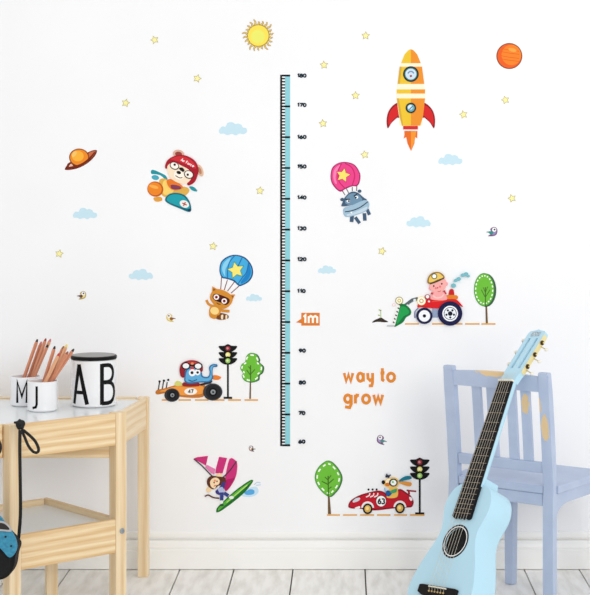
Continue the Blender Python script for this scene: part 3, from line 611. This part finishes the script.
m2, b2 = mug('white ceramic mug with black letter J holding pencils, in front of the M mug', 42.6, 0, 4.84, J_pol, -.028, 0, math.radians(10.8))
jb = W3(93.8, 0, 4.955); jb.z = .5665
J = root('letter_jar', 'large white jar with black letters A B and a dark lid', 'jar', jb)
r = .0700
link('body', mesh(lathe([(0,0),(r-.006,0),(r,.005),(r,.143),(r-.003,.145),(r-.005,.143),(r-.005,.006),(0,.006)], 72), WHITE_GLAZE, True), J)
link('lid', mesh(lathe([(0,.1455),(r+.0005,.1455),(r+.0015,.147),(r+.0015,.1535),(r-.001,.156),(r-.006,.1565),(0,.156)], 72), mat((20,19,20), .46), True), J)
o = link('lid_sheen', mesh(lathe([(0,.1562),(r-.003,.1562),(r-.003,.1574),(0,.1574)], 72), mat((140,137,134), .4), True), J); o['label'] = 'grey painted sheen on top of the lid'  # sheen of the dark lid painted in as a grey disc
w = .0125
A_pol = [stroke([(.006,0),(.028,.122)], w), stroke([(.028,.122),(.056,0)], w), stroke([(.013,.036),(.047,.036)], w*.85)]
B_pol = [stroke([(0,-.004),(0,.122)], w), stroke([(0,.117)]+arc(.020,.091,.024,.026,90,-90,8)+[(0,.065)], w*.95), stroke([(0,.064)]+arc(.022,.032,.029,.032,90,-90,8)+[(0,0)], w*.95)]
wrap_letter('letter', J, A_pol, (16,16,18), -.0766, .0115, r, None, .155)
wrap_letter('letter', J, B_pol, (16,16,18), .0255, .0135, r, None, .155)

def pencil_bms(Lp, r):
    sh = lathe([(0,0),(r,0),(r,Lp-.014),(r*.72,Lp-.009),(0,Lp-.009)], 6)
    tp2 = lathe([(0,Lp-.009),(r*.72,Lp-.009),(r*.4,Lp-.001),(0,Lp)], 10)
    return sh, tp2
WOODP = noise_mat('cedar_pencil', (196,124,92), (218,150,116), 8, (30,30,3), rough=.5)
WOODQ = noise_mat('cedar_pencil_pale', (212,152,112), (230,176,136), 8, (30,30,3), rough=.5)
PCL = [  # tip px, bottom px, dy bottom, dy tip, radius, tip colour, label
 ((37.6,339),(15.5,404),b1,.000,.012,(40,34,36),'cedar pencil with black tip, leftmost in the M mug'),
 ((41.5,341.5),(19.5,404),b1,.018,.030,(214,130,130),'cedar pencil with pinkish tip, second from left in the M mug'),
 ((46,338.3),(23.5,404),b1,-.005,.000,(150,60,50),'cedar pencil with dark red tip, tallest in middle of the M mug'),
 ((50.8,338.8),(21.5,404),b1,.008,.010,(206,120,130),'cedar pencil with rosy tip, rightmost in the M mug'),
 ((48,344.6),(24,404),b1,-.017,-.019,(36,32,34),'cedar pencil with black tip, shortest in the M mug'),
 ((55,346),(35,410),b2,.015,.018,(34,32,34),'cedar pencil with black tip, leftmost in the J mug'),
 ((59.3,353),(33.5,410),b2,-.023,-.030,(200,60,50),'cedar pencil with red tip, shortest in the J mug'),
 ((63.8,346),(37,410),b2,.024,.030,(150,110,60),'cedar pencil with brown tip, in middle of the J mug'),
 ((67,344.2),(41,410),b2,.014,.014,(236,214,110),'pale pencil with yellow tip, tallest in the J mug'),
 ((74,348.8),(34,410),b2,.003,.003,(34,30,32),'cedar pencil with black tip, leaning out right of the J mug'),
 ((68,351.5),(36,410),b2,-.010,-.014,(150,84,60),'cedar pencil with brown tip, nearest and just left of the rightmost one')]
for i, (tp, bp, c, dyb, dyt, tc_, lab) in enumerate(PCL):
    d0 = D+c.y
    P1 = W3(tp[0], tp[1], d0+dyt); bx = (bp[0]-CX)*d0/F; P0 = Vector((bx, c.y+dyb, .574))
    # keep the foot inside the cup
    v = Vector((P0.x-c.x, P0.y-c.y, 0))
    if v.length > .033: v *= .033/v.length
    P0 = Vector((c.x+v.x, c.y+v.y, .5765))
    z = (P1-P0); Lp = z.length; z.normalize(); x = z.orthogonal().normalized(); y = z.cross(x)
    R = Matrix((x, y, z)).transposed().to_4x4(); R.translation = P0
    t = root('pencil', lab, 'pencil', R, 'pencils in the letter mugs')
    sh, tb = pencil_bms(Lp, .0060)
    link('shaft', mesh(sh, WOODQ if i in (3, 8, 6) else WOODP), t); link('tip', mesh(tb, mat(tc_, .5)), t)

# ------------------------------------------------------------------ hanging bag
knot = W3(20.3, 424.5, 4.478)
BG = root('hanging_bag', 'black and blue bag hanging by a knotted strap from the table corner', 'bag', knot)
BK = mat((20,20,22), .7)
kz = Matrix.Translation(-knot)
def at(o): return o
bm = bmesh.new(); bmesh.ops.create_uvsphere(bm, u_segments=20, v_segments=14, radius=.0135)
for v in bm.verts:
    v.co *= 1+.08*math.sin(7*v.co.x/.0135+3*v.co.z/.0135); v.co.x *= 1.0; v.co.z *= 1.1
link('knot', mesh(bm, BK, True), BG)
d0 = 4.466
loop = [W3(*p, d0) for p in smooth([(22,430),(28,434),(35,441),(38.6,449),(37,452.5),(33,451.5),(28.5,446),(25,438)], 5)]
link('loop', mesh(tube_bm(loop, .0042, 8, closed=True), BK, True), BG, Matrix.Identity(4))
tail_ = [W3(*p, 4.466) for p in ((20,424),(16.5,422.5),(14,422.5))]
link('cord_end', mesh(tube_bm(tail_, [.005,.004,.003], 8), BK, True), BG, Matrix.Identity(4))
def ribbon(pts, w, t, d):
    pr_ = stroke(pts, w, raw=True)
    bm = prism(pr_, lambda a, b: W3(a, b, d), lambda a, b: W3(a, b, d+t)); bevel(bm, .0008, 1); return bm
link('strap', mesh(ribbon(smooth([(20,430),(19.8,450),(20.2,480),(20.4,515),(18,545)], 4, False), 3.4, .003, 4.44), BK), BG, Matrix.Identity(4))
link('strap', mesh(tube_bm([W3(*p, 4.42) for p in smooth([(-8,436),(-1,441),(.8,448),(-2,455),(-9,460)], 4, False)], .0035, 8), BK, True), BG, Matrix.Identity(4))
outl = smooth([(-57,520),(-30,516),(-9,520),(-1,526),(8,536),(14.5,543),(17,548.5),(14.5,557),(12.5,569),(7,577.5),(-4,581.5),(-33,584),(-55,572),(-62,545)], 4)
bm = prism(outl, lambda a, b: W3(a, b, 4.37), lambda a, b: W3(a, b, 4.37)+Vector((0,.075,0)))
bm.edges.ensure_lookup_table()
bmesh.ops.bevel(bm, geom=[e for e in bm.edges if len(e.link_faces) == 2 and e.calc_face_angle(0) > 1.2], offset=.012, segments=3, affect='EDGES')
link('pouch', mesh(bm, noise_mat('black_nylon', (8,8,9), (18,18,20), 300, rough=.95, bump=.2), True), BG, Matrix.Identity(4))
outl = smooth([(-40,500),(-15,506),(0,517),(6,525),(10,529),(16,541),(16,551),(9.5,557.5),(0,548),(-20,530),(-42,520)], 4)
bm = prism(outl, lambda a, b: W3(a, b, 4.358), lambda a, b: W3(a, b, 4.358)+Vector((0,.010,0)))
blue = link('flap', mesh(bm, noise_mat('blue_webbing', (34,120,154), (56,148,180), 120, rough=.6)), BG, Matrix.Identity(4)); blue['label'] = 'bright blue flap with black dots for its holes'
for p in ((5.6,536.8),(11.2,546)):
    c = W3(*p, 4.357); R = Matrix.Rotation(PI/2, 4, 'X'); R.translation = c
    link('hole_dot', mesh(lathe([(0,.002),(.0028,.0015),(.0028,0),(0,0)], 14), BK), BG, R)  # black caps stand in for the dark holes punched in the flap
fr = smooth([(-6,521.5),(4,521.5),(10.5,527),(11,531.5),(2,531),(-6,530)], 4); fri = smooth([(-4.5,523.2),(3.5,523.4),(8.6,527.4),(9,529.8),(2,529.3),(-4.5,528.4)], 4)
bm = bmesh.new(); N_ = 24
for dd in (0,): pass
vo = [[bm.verts.new(W3(a, b, 4.352+k*.004)) for a, b in fr] for k in (0,1)]; vi = [[bm.verts.new(W3(a, b, 4.352+k*.004)) for a, b in fri] for k in (0,1)]
for i in range(N_):
    j = (i+1) % N_
    bm.faces.new((vo[0][i], vo[0][j], vi[0][j], vi[0][i])); bm.faces.new((vo[1][i], vi[1][i], vi[1][j], vo[1][j]))
    bm.faces.new((vo[0][i], vo[1][i], vo[1][j], vo[0][j])); bm.faces.new((vi[0][i], vi[0][j], vi[1][j], vi[1][i]))
o = link('buckle', mesh(bm, mat((190,190,190), .3, .8)), BG, Matrix.Identity(4)); o['label'] = 'silver buckle frame'
bm = prism(fri, lambda a, b: W3(a, b, 4.3545), lambda a, b: W3(a, b, 4.3578))
link('buckle_slot', mesh(bm, mat((40,34,34), .6)), o, Matrix.Identity(4))

# ------------------------------------------------------------------ chair
cu, cv = Vector((.814,-.581,0)).normalized(), Vector((.581,.814,0)).normalized()
RM = Matrix((cu, cv, Vector((0,0,1)))).transposed().to_4x4(); RM.translation = Vector((.340,-.296,0))
CH = root('childs_chair', 'pale lavender blue painted wooden slat back chair with worn paint, behind the guitar', 'chair', RM)
CB = ((172,186,212), (184,197,221))
def paint(patches=None): return noise_mat('blue_grey_chair_paint', CB[0], CB[1], 12, (1,1,1), rough=.5, bump=.1, patches=patches)
P0 = paint()
CWID = .328
def lean(z): return 0 if z < .36 else -.034*((z-.36)/.34)**1.3
def stile(x, w=.0335, t=.026, patches=None):
    bm = bmesh.new(); rings = []
    for z in [0,.1,.2,.3,.36,.42,.48,.54,.60,.65,.69,.70]:
        y = lean(z); ww = w/2*(1 if z < .695 else .86); tt = t/2*(1 if z < .695 else .8); zt = z
        rings.append([bm.verts.new((x+a*ww, y+b*tt, zt)) for a, b in ((-1,-1),(1,-1),(1,1),(-1,1))])
    for A, B in zip(rings, rings[1:]):
        for k in range(4): bm.faces.new((A[k], A[(k+1) % 4], B[(k+1) % 4], B[k]))
    bm.faces.new(rings[0]); bm.faces.new(rings[-1])
    ed = [e for e in bm.edges if abs(e.verts[0].co.z-e.verts[1].co.z) > .02]
    bmesh.ops.bevel(bm, geom=ed, offset=.003, segments=2, affect='EDGES')
    link('back_leg', mesh(bm, paint(patches) if patches else P0), CH)
stile(0); stile(CWID, patches=[((CWID-.002, -.028, .535), (.012,.03,.042)), ((CWID-.016, -.02, .605), (.006,.03,.03))])
def cbox(name, x0, x1, y0, y1, z0, z1, m=P0, bv=.003, top=None):
    bm = box_bm(x1-x0, y1-y0, z1-z0, bv)
    bmesh.ops.translate(bm, vec=((x0+x1)/2, (y0+y1)/2, (z0+z1)/2), verts=bm.verts)
    if top:
        for v in bm.verts: v.co.y += lean(v.co.z)
    return link(name, mesh(bm, m), CH)
g = .0170
# top rail with gently arched upper edge
bm = bmesh.new(); n = 14; f, b = [], []
for i in range(n+1):
    x = g+(CWID-2*g)*i/n; zt = .686+.006*math.sin(PI*i/n)
    yo = lean(.66)
    f.append((bm.verts.new((x, yo-.010, .642)), bm.verts.new((x, yo-.012, zt)))); b.append((bm.verts.new((x, yo+.010, .642)), bm.verts.new((x, yo+.008, zt))))
for i in range(n):
    for q in (f, b): bm.faces.new((q[i][0], q[i+1][0], q[i+1][1], q[i][1]))
    bm.faces.new((f[i][1], f[i+1][1], b[i+1][1], b[i][1])); bm.faces.new((f[i][0], b[i][0], b[i+1][0], f[i+1][0]))
bm.faces.new((f[0][0], f[0][1], b[0][1], b[0][0])); bm.faces.new((f[n][0], b[n][0], b[n][1], f[n][1]))
link('top_rail', mesh(bm, paint([((.155, lean(.66)-.010, .690), (.050,.04,.013))])), CH)
cbox('lower_rail', g, CWID-g, -.010, .010, .398, .430, top=1)
for i, t in enumerate((.28, .436, .645, .792)):
    x = CWID*t; z0, z1 = .4305, .6415
    bm = bmesh.new(); rings = []
    for k in range(7):
        z = z0+(z1-z0)*k/6; y = lean(z)*.98
        rings.append([bm.verts.new((x+a*.0148, y+b*.006, z)) for a, b in ((-1,-1),(1,-1),(1,1),(-1,1))])
    for A, B in zip(rings, rings[1:]):
        for k in range(4): bm.faces.new((A[k], A[(k+1) % 4], B[(k+1) % 4], B[k]))
    bm.faces.new(rings[0]); bm.faces.new(rings[-1])
    link('slat', mesh(bm, paint([((x, -.026, .600), (.012,.02,.030))]) if i == 3 else P0), CH)
# seat with notches round the back posts
so = [(.0180,-.012),(CWID-.0180,-.012),(CWID-.0180,.0145),(CWID+.022,.0145),(CWID+.022,.335),(-.022,.335),(-.022,.0145),(.0180,.0145)]
bm = prism(so, lambda a, b: Vector((a, b, .337)), lambda a, b: Vector((a, b, .360))); bevel(bm, .003, 2)
link('seat', mesh(bm, P0), CH)
cbox('apron', .019, CWID-.019, -.008, .010, .300, .3365)
cbox('apron', .0, CWID-.010, .303, .319, .290, .3365)
for x in (-.006, CWID+.006):
    outl = [(.0135,.3365),(.318 if x > 0 else .318,.3365),(.318,.300)] + [(.10,.300)] + [(.0135+.0865*(1-math.sin(t)), .262+.038*math.cos(t)) for t in [k*PI/2/8 for k in range(1, 9)]]
    outl = [(.0135,.3365),(.2995,.3365),(.2995,.302),(.085,.302)] + [(.0135+.0715*(1-math.sin(k*PI/16)), .262+.040*math.cos(k*PI/16)) for k in range(1, 9)]
    bm = prism(outl, lambda a, b: Vector((x-.009, a, b)), lambda a, b: Vector((x+.009, a, b)))
    link('apron', mesh(bm, P0), CH)
def fleg(x, y, top):
    bm = box_bm(.034, .034, top, .004); bmesh.ops.translate(bm, vec=(x, y, top/2), verts=bm.verts)
    for v in bm.verts:
        if v.co.z < .02: v.co.x = x+(v.co.x-x)*.86; v.co.y = y+(v.co.y-y)*.86
    link('front_leg', mesh(bm, P0), CH)
fleg(.094, .180, .3368); fleg(CWID+.010, .302, .3368)

# ------------------------------------------------------------------ guitar
O = Vector((.4736785,-.4986744,.67306404)); Lg = Vector((.33688992,.37192638,.86497165)); Wg = Vector((.6250553,-.77537977,.08995597)); Ng = Vector((-.70413852,-.51034985,.49369219))
GM = Matrix((Wg, Lg, Ng)).transposed().to_4x4(); GM.translation = O          # local x across, y towards the head, z out of the face
_c = Vector((0, -D, H)); GM = Matrix.Translation(_c) @ Matrix.Scale(.9945, 4) @ Matrix.Translation(-_c) @ GM
GT = root('acoustic_guitar', 'light blue acoustic guitar with black fretboard leaning on the chair', 'guitar', GM)
LB = mat((182,221,238), .3, 0, .15); FBK = mat((24,21,23), .46)
S = .6392
FZ = -.010     # face plane
half = [(.318,.020),(.320,.045),(.330,.068),(.350,.084),(.375,.092),(.400,.092),(.430,.083),(.455,.076),(.480,.077),(.510,.088),(.550,.106),(.600,.124),(.640,.131),(.670,.126),(.695,.105),(.710,.076),(.718,.040),(.720,.0)]
pts = half + [(u, -w) for u, w in reversed(half[:-1])]
pts = smooth([(w, u) for u, w in pts], 3)
bm = bmesh.new()
bands = [(FZ,.0,.985),(FZ-.0025,0,1.0),(FZ-.086,.0,1.0),(FZ-.090,0,.985)]
cxg, cyg = 0, .52
rings = []
for z, _, k in bands: rings.append([bm.verts.new((cxg+(a-cxg)*k, cyg+(b-cyg)*(1-(1-k)*.6), z)) for a, b in pts])
n = len(pts)
for A, B in zip(rings, rings[1:]):
    for i in range(n): bm.faces.new((A[i], A[(i+1) % n], B[(i+1) % n], B[i])).smooth = True
bmesh.ops.triangulate(bm, faces=[bm.faces.new(rings[-1])])
# face with a real sound hole: bridge outline to hole ring
hc = (0, S*.7736); hr = .0385; m_ = n
hole = []
for i, (a, b) in enumerate(pts):
    t = math.atan2(b-hc[1], a-hc[0]); hole.append(t)
hv = [bm.verts.new((hc[0]+hr*math.cos(2*PI*i/48), hc[1]+hr*math.sin(2*PI*i/48), FZ)) for i in range(48)]
he = [bm.edges.new((hv[i], hv[(i+1) % 48])) for i in range(48)]
oe = [bm.edges.get((rings[0][i], rings[0][(i+1) % n])) for i in range(n)]
bmesh.ops.triangle_fill(bm, use_beauty=True, edges=he+oe, normal=(0,0,1))
bad = [f for f in bm.faces if all(v in hv for v in f.verts)]
if bad: bmesh.ops.delete(bm, geom=bad, context='FACES')
# short inner wall of the hole, above a disc of painted shade
h2 = [bm.verts.new((v.co.x, v.co.y, FZ-.003)) for v in hv]
for i in range(48): bm.faces.new((hv[i], hv[(i+1) % 48], h2[(i+1) % 48], h2[i]))
me = bpy.data.meshes.new('m'); bmesh.ops.recalc_face_normals(bm, faces=bm.faces); bm.to_mesh(me); bm.free(); me.materials.append(LB)
body = link('body', me, GT)
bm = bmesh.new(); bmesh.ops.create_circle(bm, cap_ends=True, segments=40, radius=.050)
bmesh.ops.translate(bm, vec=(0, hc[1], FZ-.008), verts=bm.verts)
link('sound_hole_shade', mesh(bm, mat((14,12,12), .9)), GT)  # black disc paints in the shade inside the hollow body
def ringmesh(r0, r1, z0, z1, m, name, par):
    bm = bmesh.new(); q = []
    for r, z in ((r0, z0), (r0, z1), (r1, z1), (r1, z0)): q.append([bm.verts.new((hc[0]+r*math.cos(2*PI*i/56), hc[1]+r*math.sin(2*PI*i/56), z)) for i in range(56)])
    for k in range(4):
        A, B = q[k], q[(k+1) % 4]
        for i in range(56): bm.faces.new((A[i], A[(i+1) % 56], B[(i+1) % 56], B[i]))
    return link(name, mesh(bm, m), par)
ringmesh(.0382, .0500, FZ+.0001, FZ+.0006, FBK, 'rosette', GT)
ringmesh(.0420, .0450, FZ+.0006, FZ+.0009, mat((238,240,240), .4), 'rosette', GT)['label'] = 'white ring of the rosette'
# neck, fretboard
def taper(name, u0, u1, w0, w1, z0, z1, m, rnd=0, n=8, par=None):
    bm = bmesh.new(); R_ = []
    for u, w in ((u0, w0), (u1, w1)):
        prof = [(-w, z1), (w, z1)] + [(w*math.cos(t), z1-(z1-z0)*(.35+.65*math.sin(t))) if rnd else None for t in [PI*k/n for k in range(n+1)]] if rnd else [(-w, z1), (w, z1), (w, z0), (-w, z0)]
        R_.append([bm.verts.new((a, u, b)) for a, b in prof])
    A, B = R_; k = len(A)
    for i in range(k): bm.faces.new((A[i], A[(i+1) % k], B[(i+1) % k], B[i]))
    bm.faces.new(A); bm.faces.new(B[::-1])
    return link(name, mesh(bm, m), par or GT)
w0, w1 = .0289, .0363
ue = .4236; wat = lambda u: w0+(w1-w0)*u/ue
taper('neck', -.004, .328, w0+.0015, wat(.328)+.0015, -.030, -.0052, LB, rnd=1)
fb = taper('fretboard', .0, ue, w0, w1, -.0102, .0, FBK)
for k in range(5):
    a = -w1+2*w1*(k+.5)/5
bm = prism([(-w1, ue)] + [(w1*(-1+k/4), ue+(.006 if k % 2 else .001)) for k in range(1, 8)] + [(w1, ue), (w1, ue-.002), (-w1, ue-.002)], lambda a, b: Vector((a, b, -.0102)), lambda a, b: Vector((a, b, -.0001)))
link('fretboard_end', mesh(bm, FBK), fb)
fm_ = mat((176,158,136), .4, .5)
for k in range(1, 19):
    u = S*(1-2**(-k/12)); w = wat(u)
    bm = box_bm(2*w-.001, .0011, .0010, 0); bmesh.ops.translate(bm, vec=(0, u, .0006), verts=bm.verts); link('fret', mesh(bm, fm_), fb)
bm = box_bm(2*w0+.002, .006, .010, .001); bmesh.ops.translate(bm, vec=(0, -.0032, -.002), verts=bm.verts)
link('nut', mesh(bm, mat((236,232,214), .4)), GT)
# heel
taper('heel', .296, .3185, .024, .030, -.078, -.020, LB)
# strings
sm = mat((214,206,190), .35, .5)
for k in range(6):
    a0 = (-.8+1.6*k/5)*w0; a1 = (-1+2*k/5)*.030
    bm = tube_bm([(a0*.9, -.03, -.008), (a0, -.003, .0040), (a1, S-.003, .0045), (a1, S+.008, -.0005)], .0006 if k < 3 else .00045, 5)
    link('string', mesh(bm, sm), GT)
# bridge
bm = prism([(-.080,S-.007),(-.068,S-.009),(.068,S-.009),(.078,S-.007),(.078,S+.014),(.058,S+.022),(-.060,S+.022),(-.080,S+.014)], lambda a, b: Vector((a, b, FZ)), lambda a, b: Vector((a, b, FZ+.009))); bevel(bm, .0015, 1)
br = link('bridge', mesh(bm, FBK), GT)
bm = box_bm(.072, .0035, .005, .0005); bmesh.ops.translate(bm, vec=(0, S-.004, .001), verts=bm.verts); link('saddle', mesh(bm, mat((236,232,214), .4)), br)
for k in range(6):
    a1 = (-1+2*k/5)*.030; R = Matrix.Translation((a1, S+.009, FZ+.009))
    o = link('bridge_pin', mesh(lathe([(0,.004),(.0022,.003),(.0026,.0),(0,0)], 10), mat((200,170,110), .4)), br); o.matrix_basis = R
# headstock, tilted back
HM = Matrix.Translation((0, -.004, -.006)) @ Matrix.Rotation(math.radians(16), 4, 'X') 
hs = root('headstock', 'x', 'x', Matrix.Identity(4)); bpy.data.objects.remove(hs)
HW = .0345
ho = [(-.0300,.0),(-.0312,-.020),(-HW,-.040),(-HW,-.188),(-.030,-.198),(-.012,-.201),(.0,-.206),(.012,-.201),(.030,-.198),(HW,-.188),(HW,-.040),(.0312,-.020),(.0300,.0)]
slots = [stroke([(x, -.050), (x, -.170)], .0105, raw=True) for x in (-.0155, .0155)]
def slab(outline, holes, z0, z1, bm):
    V = []
    for z in (z0, z1):
        loops = [[bm.verts.new((a, b, z)) for a, b in o_] for o_ in [outline]+holes]; V.append(loops)
        ed = [bm.edges.new((lp[i], lp[(i+1) % len(lp)])) for lp in loops for i in range(len(lp))]
        before = set(bm.faces); bmesh.ops.triangle_fill(bm, use_beauty=True, edges=ed, normal=(0,0,1))
        hs_ = [set(l) for l in loops[1:]]
        bad = [f for f in bm.faces if f not in before and any(all(v in h for v in f.verts) for h in hs_)]
        if bad: bmesh.ops.delete(bm, geom=bad, context='FACES_ONLY')
    for a, b in zip(*V):
        for i in range(len(a)): bm.faces.new((a[i], a[(i+1) % len(a)], b[(i+1) % len(b)], b[i]))
    return bm
hd = link('headstock', mesh(slab(ho, slots, -.018, 0, bmesh.new()), LB), GT); hd.matrix_basis = HM
# slightly darker backing seen through the slots: three posts cross each slot
for x in (-.0155, .0155):
    for y in (-.065, -.086, -.110, -.134, -.155):
        o = link('string_post', mesh(tube_bm([(x-.006, y, -.009), (x+.006, y, -.009)], .0035, 10), mat((226,226,214), .5)), hd)
bm = box_bm(.036, .017, .001, 0); bmesh.ops.translate(bm, vec=(0, -.186, .0007), verts=bm.verts)
o = link('maker_plate', mesh(bm, noise_mat('printed_label', (140,160,172), (196,212,220), 260, rough=.4, lo=.45, hi=.55)), hd); o['label'] = 'small grey label on the headstock'
for sx in (1, -1):
    bm = box_bm(.0016, .150, .0165, .0005); bmesh.ops.translate(bm, vec=(sx*(HW+.0009), -.110, -.009), verts=bm.verts)
    pl = link('tuner_plate', mesh(bm, mat((240,226,170), .3, .35)), hd)
    for y in (-.064, -.111, -.158):
        R = Matrix.Translation((sx*(HW+.0018), y, -.009)) @ Matrix.Rotation(sx*PI/2, 4, 'Y')
        o = link('gear', mesh(lathe([(0,0),(.0072,0),(.0072,.003),(.0034,.0035),(.003,.006),(0,.006)], 16), mat((74,56,34), .35, .6)), pl); o.matrix_basis = R
        o = link('gear_screw', mesh(lathe([(0,.006),(.0028,.006),(.0028,.008),(0,.0085)], 12), mat((236,214,130), .3, .7)), pl); o.matrix_basis = R
        sh_ = tube_bm([(sx*(HW+.003), y+.012*sx, -.013), (sx*(HW+.015), y+.014*sx, -.0165-.0035*sx)], .0018, 8)
        link('peg_shaft', mesh(sh_, mat((220,204,150), .3, .7), True), pl)
        bm = bmesh.new(); bmesh.ops.create_uvsphere(bm, u_segments=16, v_segments=10, radius=1)
        bmesh.ops.scale(bm, vec=(.007, .006, .004), verts=bm.verts); bmesh.ops.translate(bm, vec=(sx*(HW+.020), y+.015*sx, -.018-.005*sx), verts=bm.verts)
        link('tuning_peg', mesh(bm, mat((240,236,222), .35), True), pl)

# parts above were laid out with y towards the tail: turn them over so y runs to the head
FL = Matrix.Scale(-1, 4, (0,1,0)); done = set()
def turn(o):
    if o.data.name not in done:
        done.add(o.data.name); o.data.transform(FL); o.data.flip_normals()
    o.matrix_basis = FL @ o.matrix_basis @ FL
    for c in [q for q in COL.objects if q.parent is o]: turn(c)
for c in [q for q in COL.objects if q.parent is GT]: turn(c)

# ------------------------------------------------------------------ light and camera
wd = bpy.data.worlds.new('daylight'); SC.world = wd; wd.use_nodes = True
bg = wd.node_tree.nodes['Background']; bg.inputs[0].default_value = (.985, .99, 1.0, 1); bg.inputs[1].default_value = .84
def area(name, loc, target, size, power, c=(1,1,1)):
    l = bpy.data.lights.new(name, 'AREA'); l.shape = 'RECTANGLE'; l.size, l.size_y = size; l.energy = power; l.color = c
    o = bpy.data.objects.new(name, l); COL.objects.link(o); o.location = loc
    o.rotation_euler = (Vector(target)-Vector(loc)).to_track_quat('-Z', 'Y').to_euler(); return o
area('window_light', (1.7,-4.6,2.0), (-.3,0,.6), (2.0,2.0), 66, (1,.99,.97))
cam = bpy.data.cameras.new('camera'); cam.sensor_fit = 'HORIZONTAL'; cam.sensor_width = 36; cam.lens = F*36/590
cam.shift_x = -(CX-295)/590; cam.shift_y = -(297.5-HY)/590
co = bpy.data.objects.new('camera', cam); COL.objects.link(co); co.location = (0, -D, H); co.rotation_euler = (PI/2, 0, 0)
SC.camera = co
SC.view_settings.view_transform = 'Standard'; SC.view_settings.look = 'None'; SC.view_settings.gamma = 1; SC.view_settings.use_curve_mapping = False
SC.view_settings.exposure = 0.0
